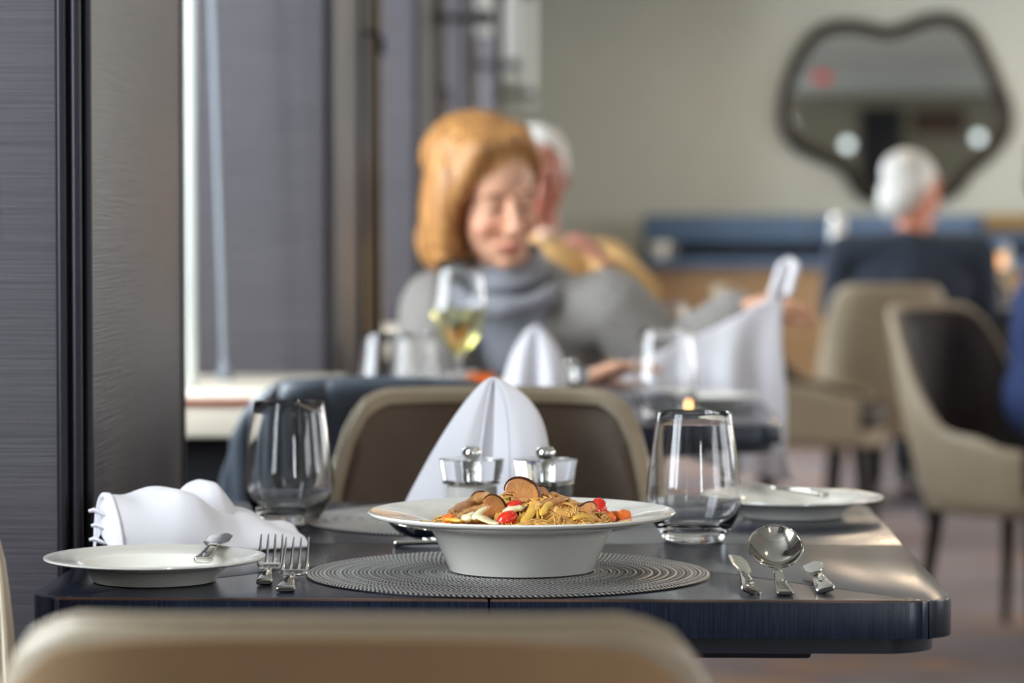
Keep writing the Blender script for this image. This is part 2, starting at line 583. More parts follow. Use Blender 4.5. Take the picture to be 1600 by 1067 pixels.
M['oil'] = mat('oily_sauce', srgb(206, 160, 54), 0.12, coat=0.6, trans=0.15)
M['bean'] = mat('black_mushroom', srgb(38, 30, 30), 0.3, coat=0.4)
# ------------------------------------------------------------------ the room
XL, XR, YB, YE = -1.25, 6.0, -3.0, 16.8
PIER_X = -0.524


def struct(name, mb, m, parent=None, **kw):
    o = mb.build(name, m, parent, **kw)
    if parent is None:
        o['kind'] = 'structure'
    return o


struct('floor', MB().box((XL - 0.1, YB - 0.1, -0.1), (XR + 0.1, YE + 0.1, 0)), M['carpet'])
ceil = struct('ceiling', MB().box((XL - 0.1, YB - 0.1, CEIL), (XR + 0.1, YE + 0.1, CEIL + 0.1)), M['ceiling'])
for i, y in enumerate((-1.4, 1.6, 4.6, 7.6, 10.6, 13.6)):
    struct('ceiling_beam', MB().box((XL, y, CEIL - 0.07), (XR, y + 0.35, CEIL), 0.01), M['ceiling'], ceil)
struct('wall_end', MB().box((XL - 0.1, YE, 0), (XR + 0.1, YE + 0.1, CEIL)), M['wall'])
bw = MB().box((XL - 0.1, YB - 0.1, 0), (XR + 0.1, YB, 0.9)).box((XL - 0.1, YB - 0.1, 2.3), (XR + 0.1, YB, CEIL))
for a_, b_ in ((XL - 0.1, -1.2), (-0.8, 1.75), (2.25, XR + 0.1)):
    bw.box((a_, YB - 0.1, 0.9), (b_, YB, 2.3))
back = struct('wall_back', bw, M['back_wall'])
for num, x0, x1 in ((20, -1.2, -0.8), (21, 1.75, 2.25)):  # unseen windows added to go with the fill behind the camera
    w = struct('window_%d' % num, MB().box((x0, YB - 0.08, 0.9), (x1, YB - 0.02, 0.95)).box((x0, YB - 0.08, 2.25), (x1, YB - 0.02, 2.3)).box((x0, YB - 0.08, 0.95), (x0 + 0.04, YB - 0.02, 2.25)).box((x1 - 0.04, YB - 0.08, 0.95), (x1, YB - 0.02, 2.25)), M['alu'])
    struct('pane', MB().box((x0 + 0.03, YB - 0.053, 0.94), (x1 - 0.03, YB - 0.047, 2.26)), M['pane'], w)
# window side: apron below, header above, a window in every bay
struct('wall_left', MB().box((XL - 0.1, YB, 0), (XL, YE, 0.82)).box((XL - 0.1, YB, 2.36), (XL, YE, CEIL)), M['wall'])
wall_l = bpy.data.objects['wall_left']
wl = 0
for y0, y1 in BAYS:
    if y1 > YE:
        struct('wall_panel', MB().box((XL - 0.1, y0, 0.82), (XL, YE, 2.36)), M['wall'], wall_l)
        continue
    wl += 1
    x0, x1 = XL - 0.09, XL - 0.03
    yc = (y0 + y1) / 2
    if y1 - y0 > 1.4:
        for a_, b_ in ((y0, yc - 0.58), (yc + 0.58, y1)):
            struct('wall_panel', MB().box((XL - 0.1, a_, 0.82), (XL, b_, 2.36)), M['wall'], wall_l)
        y0, y1 = yc - 0.58, yc + 0.58
    f = MB().box((x0, y0, 0.82), (x1, y1, 0.88)).box((x0, y0, 2.30), (x1, y1, 2.36)).box((x0, y0, 0.88), (x1, y0 + 0.06, 2.30)).box((x0, y1 - 0.06, 0.88), (x1, y1, 2.30))
    w = struct('window_%d' % wl, f, M['alu'])
    for q in (0.5,):
        yy = lerp(y0, y1, q)
        struct('mullion', MB().box((x0 + 0.01, yy - 0.03, 0.88), (x1 - 0.005, yy + 0.03, 2.30)), M['alu'], w)
    struct('pane', MB().box((XL - 0.064, y0 + 0.05, 0.87), (XL - 0.056, y1 - 0.05, 2.31)), M['pane'], w)
# far side of the room, out of view, its windows added as fill
segs = [(YB, -1.8)] + [(a + 0.0, a + 1.4) for a in (0.8, 4.8, 8.8)] + [(12.8, 13.7), (16.3, YE)]
wr = MB().box((XR, YB, 0), (XR + 0.1, YE, 0.95)).box((XR, YB, 2.35), (XR + 0.1, YE, CEIL))
for a, b_ in segs:
    wr.box((XR, a, 0.95), (XR + 0.1, b_, 2.35))
struct('wall_right', wr, M['wall'])
for yc in (-0.5, 3.5, 7.5, 11.5, 15.0):
    wl += 1
    y0, y1 = yc - 1.3, yc + 1.3
    f = MB().box((XR + 0.02, y0, 0.95), (XR + 0.08, y1, 1.0)).box((XR + 0.02, y0, 2.30), (XR + 0.08, y1, 2.35)).box((XR + 0.02, y0, 1.0), (XR + 0.08, y0 + 0.05, 2.3)).box((XR + 0.02, y1 - 0.05, 1.0), (XR + 0.08, y1, 2.3))
    w = struct('window_%d' % wl, f, M['alu'])
    struct('mullion', MB().box((XR + 0.03, yc - 0.03, 1.0), (XR + 0.07, yc + 0.03, 2.30)), M['alu'], w)
    struct('pane', MB().box((XR + 0.047, y0 + 0.04, 0.99), (XR + 0.053, y1 - 0.04, 2.31)), M['pane'], w)

# piers between the windows, wrapped in woven vinyl, with a recessed corner bead
for k in range(-2, 5):
    ya, yb = PIER0 + PITCH_Y * k, PIER0 + PITCH_Y * k + PIER_D
    p = struct('pillar', MB().box((XL, ya, 0), (PIER_X - 0.022, yb, CEIL)).box((PIER_X - 0.03, ya + 0.02, 0), (PIER_X, yb - 0.012, CEIL), 0.002), M['pier'])
    bead = MB()
    for dx, dy in ((-0.026, -0.002), (-0.012, 0.004), (-0.003, 0.016)):
        bead.tube([(PIER_X + dx, ya + dy, 0), (PIER_X + dx, ya + dy, CEIL)], 0.006, 10)
    if k < 1:
        struct('corner_bead', bead, M['dark_trim'], p)
    struct('edge_trim', MB().box((PIER_X - 0.016, yb - (0.014 if k < 1 else 0.12), 0), (PIER_X + (0.003 if k < 1 else 0.012), yb + 0.006, CEIL), 0.002), M['dark_trim'], p)
    if k >= 0:
        struct('baseboard', MB().box((PIER_X, ya, 0), (PIER_X + 0.012, yb, 0.09), 0.002), M['dark_trim'], p)

# lacquered ledges in the window bays beyond the table, with posts for the blinds
n_trim = 0
for k in range(1, 5):
    y0, y1 = BAYS[k + 1][0], min(BAYS[k + 1][1], YE)
    n_trim += 1
    led = struct('trim_%d' % n_trim, MB().box((XL, y1 - 0.72, 0.712), (-0.50, y1, 0.785), 0.006), M['cream'])
    struct('nosing', MB().box((XL + 0.01, y1 - 0.724, 0.765), (-0.505, y1 - 0.716, 0.778), 0.002), M['redwood'], led)
    struct('recess_panel', MB().box((XL, y1 - 0.66, 0), (-0.52, y1 - 0.64, 0.712)), M['void'], led)  # dark sheet in place of the shaded void below the ledge
    yp = y0 + (0.13 if k == 1 else 0.50)
    n_trim += 1
    struct('trim_%d' % n_trim, MB().box((-0.747, y1 - 0.50, 0.785), (-0.728, y1 - 0.47, CEIL), 0.005) if k == 1 else
           MB().box((-0.570, yp, 0), (-0.520, yp + 0.05, CEIL), 0.004), M['alu'] if k == 1 else M['bronze'])

# slanting white rod that stands on the ledge
p0, p1 = at(352, 582, 5.75), at(333, 0, 5.75)
rod = thing('blind_rod', 'slim white rod leaning upright on the cream window ledge', 'rod', (p0.x, p0.y, 0.785))
d = p1 - p0
d = Vector((d.x, 0.0, d.z))
d *= 1.79 / d.z
MB().tube([(0, 0, 0.02), d * 0.5, d], 0.0088, 14).build('shaft', M['white_metal'], rod)
MB().lathe([(0, 0), (0.015, 0), (0.016, 0.006), (0.014, 0.02), (0.011, 0.034), (0, 0.036)], 24).build('foot', M['white_metal'], rod)

# wall lamps on the piers: dark bracket, tall frosted tube; below each a small brass coat hook
for k in range(1, 5):
    yb = PIER0 + PITCH_Y * k + PIER_D
    word = {1: 'second', 2: 'third', 3: 'fourth', 4: 'fifth'}[k]
    t = thing('wall_lamp', 'tall frosted tube lamp on the %s woven pier from the table' % word, 'lamp', (PIER_X, yb - 0.10, 1.65), group='tube lamps on the window piers')
    MB().lathe([(0, 0), (0.022, 0), (0.025, 0.01), (0.025, 0.62), (0.02, 0.64), (0, 0.64)], 24, (0.154, 0, 0)).build('tube', M['lamp_glass'], t)
    MB().box((0, -0.03, 0.03), (0.018, 0.03, 0.70), 0.004).build('back_plate', M['black'], t)
    for z in (0.05, 0.55):
        b_ = MB()
        b_.tube([(0.01, 0, z), (0.13, 0, z)], 0.012, 12)
        b_.lathe([(0.0255, z - 0.02), (0.031, z - 0.02), (0.031, z + 0.02), (0.0255, z + 0.02)], 24, (0.154, 0, 0), close=True)
        b_.build('bracket', M['black'], t)
    h = thing('coat_hook', 'small brass coat hook on the %s woven pier from the table' % word, 'hook', (PIER_X, yb - 0.03, 1.44), group='coat hooks on the window piers')
    MB().box((0, -0.025, 0.035), (0.010, 0.025, 0.075), 0.003).build('hook_plate', M['brass'], h)
    MB().tube([(0.008, 0, 0.05), (0.035, 0, 0.045), (0.045, 0, 0.03), (0.042, 0, 0.01)], [0.007, 0.007, 0.007, 0.007], 10).ball((0.042, 0, 0.01), 0.011).build('hook_arm', M['black'], h)

# ceiling lights
for i, (x, y) in enumerate(DOWNLIGHTS):
    zc = CEIL
    t = thing('ceiling_light', 'round recessed ceiling light with warm diffuser', 'lamp', (x, y, zc), group='ceiling downlights')
    MB().lathe([(0.055, 0), (0.075, 0), (0.075, -0.008), (0.055, -0.012)], 32, close=True).build('ring', M['white_metal'], t)
    MB().lathe([(0, -0.006), (0.054, -0.006), (0.054, -0.001), (0, -0.001)], 32).build('diffuser', M['glow'], t)
    l = bpy.data.lights.new('downlight', 'AREA')
    l.shape = 'DISK'
    l.size = 0.10
    l.energy = 11 if y > 9 else 6
    l.color = (1.0, 0.78, 0.55)
    lo = bpy.data.objects.new('downlight', l)
    COL.objects.link(lo)
    lo.parent = t
    lo.location = (0, 0, -0.016)

# far wall: banquette divider, mirror, warm panel
div_x0 = at(1003, 400, 16.4).x
t = thing('banquette', 'long blue upholstered banquette with tan wooden front below the mirror', 'banquette', (div_x0, 16.45, 0))
W = 5.6 - div_x0
for i in range(6):
    a, b_ = W * i / 6 + 0.006, W * (i + 1) / 6 - 0.006
    MB().box((a, 0, 0.965), (b_, 0.14, 1.115), 0.02).build('back_cushion', M['blue'], t)
MB().box((0, 0.03, 0.885), (W, 0.15, 0.965), 0.004).build('dark_rail', M['navy_dark'], t)
MB().box((0, -0.38, 0.835), (W, 0.14, 0.885), 0.015).build('seat_ledge', M['blue'], t)
fp = MB().box((0.01, -0.34, 0.0), (W, 0.14, 0.835), 0.004).build('front_panel', M['tan_wood'], t)
for i in range(1, 8):
    MB().box((W * i / 8 - 0.03, -0.35, 0.02), (W * i / 8 + 0.03, -0.34, 0.8), 0.002).build('pilaster', M['tan_wood'], fp)
tag(MB().box((0, 0, 0), (1.4, 0.03, 0.10), 0.004).build('bronze_rail', M['brass'], None, loc=(2.02, 16.41, 1.02)), 'gold toned rail along the banquette beyond the grey haired person', 'rail')

pts = [(1226, 190), (1230, 142), (1247, 95), (1275, 56), (1308, 41), (1347, 42), (1384, 51), (1416, 44), (1450, 31), (1486, 30), (1516, 50), (1540, 92), (1557, 132), (1572, 172), (1570, 206), (1546, 238), (1512, 268), (1490, 296), (1452, 310), (1375, 309), (1347, 300), (1331, 277), (1314, 257), (1280, 242), (1245, 224)]
MC = at(1398, 168, 16.78)
poly = [at(x, y, 16.78) - MC for x, y in pts]
poly = [(p.x, p.z) for p in poly]


def catmull(P, k=6):
    out = []
    n = len(P)
    for i in range(n):
        p0, p1, p2, p3 = (Vector(P[(i + j - 1) % n]) for j in range(4))
        for s in range(k):
            t = s / k
            out.append(0.5 * ((2 * p1) + (p2 - p0) * t + (2 * p0 - 5 * p1 + 4 * p2 - p3) * t * t + (3 * p1 - p0 - 3 * p2 + p3) * t ** 3))
    return out


ring = catmull(poly)
mir = thing('wall_mirror', 'wavy amoeba shaped mirror with dark bronze frame on the far wall', 'mirror', (MC.x, 16.8, MC.z))
g = MB()
n = len(ring)
vs, fs = [], []
for i, p in enumerate(ring):
    tng = (ring[(i + 1) % n] - ring[i - 1]).normalized()
    nn = Vector((tng.y, -tng.x))
    for k in range(10):
        a = 2 * PI * k / 10
        q = p + nn * (0.035 * math.cos(a))
        vs.append((q.x, -0.024 - 0.022 * math.sin(a), q.y))
for i in range(n):
    for k in range(10):
        fs.append((i * 10 + k, i * 10 + (k + 1) % 10, ((i + 1) % n) * 10 + (k + 1) % 10, ((i + 1) % n) * 10 + k))
g.add(vs, fs).build('frame', M['dark_bronze'], mir)
g = MB()
g.prism([(p.x, p.y) for p in ring], 0.0, 0.008, M=Matrix.Rotation(PI / 2, 4, 'X'))
g.build('mirror_glass', M['mirror'], mir, loc=(0, -0.006, 0), smooth=False)

# the back of the room, seen in the mirror
d1 = MB().box((3.02, YB, 0), (3.52, YB + 0.03, 2.42), 0.004)
d1 = struct('door_1', d1, M['black'])
struct('door_handle', MB().tube([(3.10, YB + 0.03, 1.05), (3.10, YB + 0.07, 1.05), (3.22, YB + 0.07, 1.05)], 0.01, 10), M['chrome'], d1)
t = thing('picture', 'wide brown picture beside the dark door, seen in the mirror', 'picture', (3.95, YB, 2.25))
MB().box((-0.30, 0.0, -0.15), (0.30, 0.02, 0.15), 0.004).build('frame', M['dark_bronze'], t)
MB().box((-0.27, 0.018, -0.12), (0.27, 0.024, 0.12)).build('canvas', M['picture'], t)
for i, (x, z, lab) in enumerate(((2.86, 1.98, 'round white wall lamp beside the dark door, seen in the mirror'), (4.40, 2.06, 'round white wall lamp beyond the brown picture, seen in the mirror'))):
    t = thing('globe_lamp', lab, 'lamp', (x, YB, z))
    MB().lathe([(0, 0), (0.06, 0), (0.06, 0.02), (0.02, 0.03), (0.02, 0.08), (0, 0.08)], 24, M=Matrix.Rotation(-PI / 2, 4, 'X')).build('mount', M['chrome'], t)
    MB().ball((0, 0.15, 0), 0.062, 3).build('globe', M['globe'], t)
t = thing('red_pendant', 'small red round lamp hanging from the ceiling, seen in the mirror', 'lamp', (2.15, 3.0, CEIL))
MB().tube([(0, 0, 0), (0, 0, -0.06)], 0.008, 8).build('cord', M['black'], t)
MB().lathe([(0, -0.05), (0.06, -0.06), (0.09, -0.09), (0.09, -0.12), (0.05, -0.14), (0, -0.145)], 24).build('shade', M['red'], t)
# ------------------------------------------------------------------ tables
TH = 0.75


def table_outline(hx, hy, r=0.042, n=10):
    out = []
    for cx, cy, a0 in ((hx - r, hy - r, 0), (-hx + r, hy - r, 90), (-hx + r, -hy + r, 180), (hx - r, -hy + r, 270)):
        for i in range(n + 1):
            a = R(a0 + 90 * i / n)
            out.append((cx + r * math.cos(a), cy + r * math.sin(a)))
    return out


def make_table(label, loc, hx, hy, group=None, rz=0):
    t = thing('dining_table', label, 'table', loc, rz, group)
    ol = table_outline(hx, hy)
    sx, sy = hx - 0.024, hy - 0.024
    cuts = [(hx, 0), (hx, hy - 0.044) if False else (sx, hy), (0, hy), (-sx, hy), (-hx, 0), (-sx, -hy), (0, -hy), (sx, -hy)]
    # corner pieces belong to the side wedges: cut points lie on the front and back edges
    ang = lambda p: math.atan2(p[1], p[0]) % (2 * PI)
    order = sorted(cuts, key=ang)
    for i in range(len(order)):
        a, b_ = order[i], order[(i + 1) % len(order)]
        aa, ab = ang(a), ang(b_)
        if ab <= aa:
            ab += 2 * PI
        mids = []
        for p in ol:
            q = ang(p)
            if q < aa:
                q += 2 * PI
            if aa + 1e-4 < q < ab - 1e-4:
                mids.append((q, p))
        mids = [p for q, p in sorted(mids)]
        poly = [Vector((0, 0))] + [Vector(a)] + [Vector(p) for p in mids] + [Vector(b_)]
        g = 0.0009
        da, db = Vector(a).normalized(), Vector(b_).normalized()
        na, nb = Vector((-da.y, da.x)), Vector((db.y, -db.x))
        half = math.acos(max(-1, min(1, da.dot(db)))) / 2
        poly[0] = (da + db).normalized() * (g / math.sin(half))
        poly[1] = poly[1] + na * g
        poly[-1] = poly[-1] + nb * g
        mb = MB()
        mb.prism([(p.x, p.y) for p in poly], TH - 0.034, TH, bevel=0.0022)
        zs = [(min(mb.v[j][2] for j in f), max(mb.v[j][2] for j in f)) for f in mb.f]
        rim_ = [all(math.hypot(mb.v[j][0], mb.v[j][1]) > 0.3 and (abs(mb.v[j][1]) > hy - 0.004) for j in f) for f in mb.f]
        mb.m = [0 if a_ > TH - 1e-5 else (1 if a_ < TH - 0.01 else (2 if r_ else 0)) for (a_, b2_), r_ in zip(zs, rim_)]
        mb.build('veneer_wedge', [M['navy_top'], M['navy_edge'], M['worn_edge']], t, angle=35)
    MB().prism(table_outline(hx - 0.014, hy - 0.014, 0.05), TH - 0.049, TH - 0.033).build('under_rim', M['navy_dark'], t)
    MB().box((-0.29, -hy + 0.10, TH - 0.066), (0.29, hy - 0.10, TH - 0.048), 0.004).build('support_plate', M['navy_dark'], t)
    MB().lathe([(0, 0.02), (0.045, 0.02), (0.045, TH - 0.066), (0, TH - 0.066)], 32).build('column', M['black'], t)
    MB().lathe([(0, 0), (0.25, 0), (0.25, 0.008), (0.06, 0.03), (0, 0.03)], 48).build('foot_plate', M['black'], t)
    return t


tcx = -0.1015
TABLE_Y0 = 2.690
HY = 0.465
table = make_table('nearest dark navy wooden table laid with the noodle bowl', (tcx, TABLE_Y0 + HY, 0), 0.4095, HY)
T2Y = 5.02
table2 = make_table('dark navy table in front of the red haired person', (tcx - 0.012, T2Y + 0.33, 0), 0.405, 0.33, group=None)
table3 = copy_tree(table2)
table3.location = (tcx, 7.55, 0)
table3['label'] = 'dark table of the white haired person in the tan sweater, behind the red haired person'
table4 = copy_tree(table2)
table4.location = (1.27, 11.95, 0)
table4['label'] = 'far dark table in front of the grey haired person in dark navy'


# ------------------------------------------------------------------ chairs
def superell(phi, a, b, n):
    s, c = math.sin(phi), math.cos(phi)
    return Vector((a * math.copysign(abs(s) ** (2 / n), s), b * math.copysign(abs(c) ** (2 / n), c), 0))


PH = [0, 28, 38, 46, 54, 66, 84, 106, 124]
ZR = [0.862, 0.860, 0.846, 0.815, 0.760, 0.655, 0.545, 0.505, 0.500]


def shell_pt(phi, z, off, a=0.215, b=0.22):
    """Point of the tub shell at plan angle phi (0 = back) and height z, off outwards from the inner face."""
    p = superell(phi, a + off, b + off, 3.4)
    k = (z - 0.42) / 0.44
    taper = 0.93 + 0.07 * sm(z, 0.33, 0.60)
    p.x *= taper
    p.y = p.y * taper + 0.085 * max(0, k) * max(0.0, math.cos(phi)) ** 0.7 + 0.02 * k
    return Vector((p.x, p.y, z))


def make_chair(label, loc, rz, lining='lining', outer='leather', group=None, legs=True):
    t = thing('dining_chair', label, 'chair', loc, rz, group)
    NU = 65
    TK = 0.024

    def rim(u):
        ph = abs(u * 2 - 1) * 124
        return interp(ph, PH, ZR)

    def outer_fn(u, v):
        phi = R((u * 2 - 1) * 124)
        zt = rim(u)
        if v < 0.7:
            q = v / 0.7
            return shell_pt(phi, lerp(0.335, zt - 0.018, q), TK - 0.012 * (1 - sm(q, 0, 0.15)))
        a = (v - 0.7) / 0.3 * PI
        return shell_pt(phi, zt - 0.018 + 0.018 * math.sin(a), TK / 2 + TK / 2 * math.cos(a))

    sh = MB().grid(NU, 22, outer_fn)
    # closed ends at the front of the two arms
    for u in (0, 1):
        ring_ = [outer_fn(u, j / 21) for j in range(22)] + [shell_pt(R((u * 2 - 1) * 124), 0.335, 0.0)]
        sh.add(ring_, [tuple(range(len(ring_)))])
    sho = sh.build('shell', M[outer], t, angle=60)

    def inner_fn(u, v):
        phi = R((u * 2 - 1) * 122)
        if v > 0.9:
            return shell_pt(phi, rim(u) + 0.001, 0.55 * TK)
        return shell_pt(phi, lerp(0.42, rim(u) - 0.004, v / 0.9), 0.001 - 0.012 * math.sin(PI * min(1, v * 1.0)) ** 0.5)
    MB().grid(NU, 12, inner_fn).build('backrest_lining', M[lining], t)

    def pipe_pts():
        return [shell_pt(R((u * 2 - 1) * 124), rim(u) - 0.001, 0.62 * TK) for u in [i / 48 for i in range(49)]]
    MB().tube(pipe_pts(), 0.0035, 8).build('piping', M[outer], sho)
    se = MB()
    MB().grid(57, 26, lambda u, v: shell_pt(R((u * 2 - 1) * 52), lerp(0.37, interp(abs(u * 2 - 1) * 52, PH, ZR) - 0.010 - 0.05 * abs(u * 2 - 1) ** 2.5, 1 - (1 - v) ** 2.6), TK + (0.004 if 0.001 < u < 0.999 and 0.001 < v < 0.999 else -0.006))).build('back_panel', M['back_leather'] if lining == 'lining' else M[outer], sho)
    NS = 48
    prof = [(0.0, 0.476), (0.5, 0.474), (0.85, 0.468), (0.95, 0.455), (0.975, 0.435), (0.96, 0.40), (0.90, 0.39), (0.0, 0.39)]
    vs = []
    for s, z in prof:
        for i in range(NS):
            p = superell(2 * PI * i / NS, 0.198 * s, 0.225 * s, 3.0)
            vs.append((p.x, p.y - 0.018, z))
    fs = [(k * NS + i, k * NS + (i + 1) % NS, (k + 1) * NS + (i + 1) % NS, (k + 1) * NS + i) for k in range(len(prof) - 1) for i in range(NS)]
    se.add(vs, fs).build('seat', M[lining], t)
    pan = []
    for z, s in ((0.39, 0.03), (0.335, 0.028), (0.325, 0.0)):
        for i in range(NS):
            p = superell(2 * PI * i / NS, 0.200 + s - 0.012, 0.205 + s, 3.2)
            pan.append((p.x * 0.95, p.y * 0.95 - 0.004, z))
    fs = [(k * NS + i, k * NS + (i + 1) % NS, (k + 1) * NS + (i + 1) % NS, (k + 1) * NS + i) for k in range(2) for i in range(NS)]
    fs.append(tuple(range(2 * NS, 3 * NS)))
    MB().add(pan, fs).build('seat_pan', M[outer], t)
    for sx in (-1, 1):
        for sy in (-1, 1):
            MB().tube([(sx * 0.150, sy * 0.150, 0.345), (sx * 0.165, sy * 0.165, 0.20), (sx * 0.185, sy * 0.188, 0.0)], [0.021, 0.018, 0.011], 12).build('leg', M['leg_wood'], t)
    return t


OPPY = 3.72
chair_opp = make_chair('taupe tub chair facing the noodle bowl from across the nearest table', (at(770, 620, 4.03).x, OPPY, 0), 0)
chair_near = copy_tree(chair_opp)
chair_near.location = (at(520, 1000, 1.75).x + 0.012, 2.035, 0)
chair_near.rotation_euler = (0, 0, PI)
chair_near.scale = (1.07, 1, 1)
chair_near['label'] = 'taupe tub chair before the nearest table, its blurred back towards the viewer'
chair_win = copy_tree(chair_opp)
chair_win.location = (-0.703, 2.30, 0)
chair_win.rotation_euler = (0, 0, 0)
chair_win['label'] = 'taupe tub chair by the woven pier, only the rounded edge of its back in view'


# slate leather chair with channel stitching at the second table
t = thing('leather_chair', 'slate grey leather tub chair with stitched channels behind the tumbler', 'chair', (at(595, 600, 4.6).x, 4.90, 0), PI)
def sl_rim(u):
    ph = abs(u * 2 - 1) * 124
    return interp(ph, [0, 24, 36, 46, 56, 70, 88, 110, 124], [0.852, 0.846, 0.825, 0.785, 0.725, 0.645, 0.59, 0.56, 0.55])
def sl_out(u, v):
    phi = R((u * 2 - 1) * 124)
    zt = sl_rim(u)
    ch = 0.009 * abs(math.sin(u * 17 * PI)) ** 0.5
    if v < 0.7:
        return shell_pt(phi, lerp(0.335, zt - 0.03, v / 0.7), 0.055 + ch, 0.212, 0.215)
    a = (v - 0.7) / 0.3 * PI
    return shell_pt(phi, zt - 0.03 + 0.03 * math.sin(a), 0.0275 + (0.0275 + ch) * math.cos(a), 0.212, 0.215)
MB().grid(273, 22, sl_out).build('shell', M['navy_leather'], t, angle=80)
MB().grid(65, 10, lambda u, v: shell_pt(R((u * 2 - 1) * 122), lerp(0.42, sl_rim(u) - 0.03, v), -0.002, 0.212, 0.215)).build('backrest_lining', M['navy_leather'], t)
MB().box((-0.19, -0.24, 0.34), (0.19, 0.19, 0.475), 0.03).build('seat', M['navy_leather'], t)
for sx in (-1, 1):
    for sy in (-1, 1):
        MB().tube([(sx * 0.150, sy * 0.150, 0.36), (sx * 0.185, sy * 0.188, 0.0)], [0.021, 0.011], 12).build('leg', M['leg_wood'], t)

# chairs further in the room
ca = at(1395, 520, 8.0)
chair_a = make_chair('taupe tub chair with dark brown lining in front of the blue jacket person', (ca.x + 0.335, 8.02, 0), R(45), 'lining_dark')
cb = at(1366, 520, 11.0)
chair_b = copy_tree(chair_a)
chair_b.location = (cb.x + 0.02, 10.95, 0)
chair_b.rotation_euler = (0, 0, R(180))
chair_b['label'] = 'taupe tub chair holding the grey haired person in dark navy'
chair_c = copy_tree(chair_a)
cc = at(1235, 520, 10.2)
chair_c.location = (cc.x + 0.10, 10.4, 0)
chair_c.rotation_euler = (0, 0, R(80))
chair_c['label'] = 'taupe tub chair partly hidden behind the spread white napkin'
for lab, loc, rz in (('chair of the red haired person in grey knitwear', (at(790, 500, 5.9).x, 6.02, 0), 0.0),
                     ('chair of the white haired person in the tan sweater', (at(858, 400, 8.3).x, 8.36, 0), 0.0),
                     ('chair of the person in charcoal across the far dark table', (1.52, 12.75, 0), 0.0)):
    c_ = copy_tree(chair_a)
    c_.location, c_.rotation_euler, c_['label'] = loc, (0, 0, rz), 'taupe tub ' + lab if not lab.startswith('empty') else lab
# ------------------------------------------------------------------ on the nearest table
def make_placemat(label, loc, rz=0):
    nr, nt_ = 230, 1200
    Rm = 0.190
    r = np.linspace(0.004, Rm, nr)[:, None]
    th = (np.arange(nt_) * 2 * PI / nt_)[None, :]
    per = 0.0038
    ringi = np.floor(r / per)
    fr = r / per - ringi
    cnt = np.maximum(6, np.round(2 * PI * (ringi + 0.5) * per / 0.0052))
    slope = np.where(ringi % 2 == 0, 1.0, -1.0)
    ph = th * cnt / (2 * PI) + slope * fr * 0.55 + ringi * 0.37
    st = 0.5 + 0.5 * np.cos(2 * PI * ph)
    prof = 0.45 + 0.55 * np.sin(PI * fr) ** 0.7
    hgt = prof * (0.10 + 0.90 * st ** 1.1)
    edge = np.clip((Rm - r) / 0.003, 0, 1)
    z = 0.0012 + 0.0018 * hgt * edge + 0 * th
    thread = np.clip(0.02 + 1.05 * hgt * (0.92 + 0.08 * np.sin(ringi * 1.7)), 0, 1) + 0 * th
    X, Y = r * np.cos(th), r * np.sin(th)
    co = np.stack([X, Y, z], -1).reshape(-1, 3)
    idx = np.arange(nr * nt_).reshape(nr, nt_)
    a, b_, c, d = idx[:-1], idx[1:], np.roll(idx, -1, 1)[1:], np.roll(idx, -1, 1)[:-1]
    faces = np.stack([a, b_, c, d], -1).reshape(-1, 4)
    nv = len(co)
    low = np.stack([X[-1], Y[-1], np.zeros(nt_)], -1)
    co = np.vstack([co, low])
    o1 = idx[-1]
    o2 = nv + np.arange(nt_)
    skirt = np.stack([o1, o2, np.roll(o2, -1), np.roll(o1, -1)], -1)
    faces = np.vstack([faces, skirt])
    me = bpy.data.meshes.new('placemat')
    me.from_pydata(co.tolist(), [], faces.tolist() + [tuple(idx[0][::-1].tolist()), tuple(o2[::-1].tolist())])
    me.materials.append(M['braid'])
    me.shade_smooth()
    at_ = me.attributes.new('thread', 'FLOAT', 'POINT')
    at_.data.foreach_set('value', np.concatenate([thread.reshape(-1), np.zeros(nt_)]))
    o = bpy.data.objects.new('placemat', me)
    COL.objects.link(o)
    o.location = loc
    return tag(o, label, 'placemat')


pm = on(794, 897, TH)
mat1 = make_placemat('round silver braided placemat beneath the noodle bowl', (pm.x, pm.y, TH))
pm2 = on(772, 797, TH)
mat2 = mat1.copy()
COL.objects.link(mat2)
mat2.location = (pm2.x - 0.02, 3.405, TH)
mat2['label'] = 'round braided placemat under the standing napkin across the table'
MAT_Z = TH + 0.003

# pasta bowl
bc = on(815, 801, 0.8075)
bowl = tag(MB().lathe([(0, 0.004), (0.060, 0.003), (0.064, 0.0), (0.068, 0.001), (0.0725, 0.012), (0.0835, 0.036), (0.0865, 0.0405), (0.092, 0.043), (0.118, 0.0475), (0.1425, 0.0525), (0.1447, 0.0540), (0.1452, 0.0556), (0.1440, 0.0570), (0.1420, 0.0568),
                         (0.1375, 0.0556), (0.118, 0.0525), (0.093, 0.0478), (0.087, 0.0450), (0.082, 0.040), (0.069, 0.014), (0.060, 0.0085), (0, 0.008)], 128).build('pasta_bowl', M['ceramic'], None, (bc.x, bc.y, MAT_Z)),
           'wide rimmed white bowl full of noodles on the silver placemat', 'bowl')


# bread plates
def plate_mesh():
    return MB().lathe([(0, 0.003), (0.050, 0.003), (0.053, 0.0), (0.0565, 0.001), (0.0595, 0.006), (0.066, 0.0135), (0.070, 0.0155), (0.085, 0.0180), (0.1005, 0.0208), (0.1022, 0.0222), (0.1020, 0.0236), (0.1005, 0.0240),
                       (0.097, 0.0234), (0.085, 0.0212), (0.0715, 0.0188), (0.067, 0.0170), (0.060, 0.0088), (0.053, 0.0065), (0, 0.006)], 112)


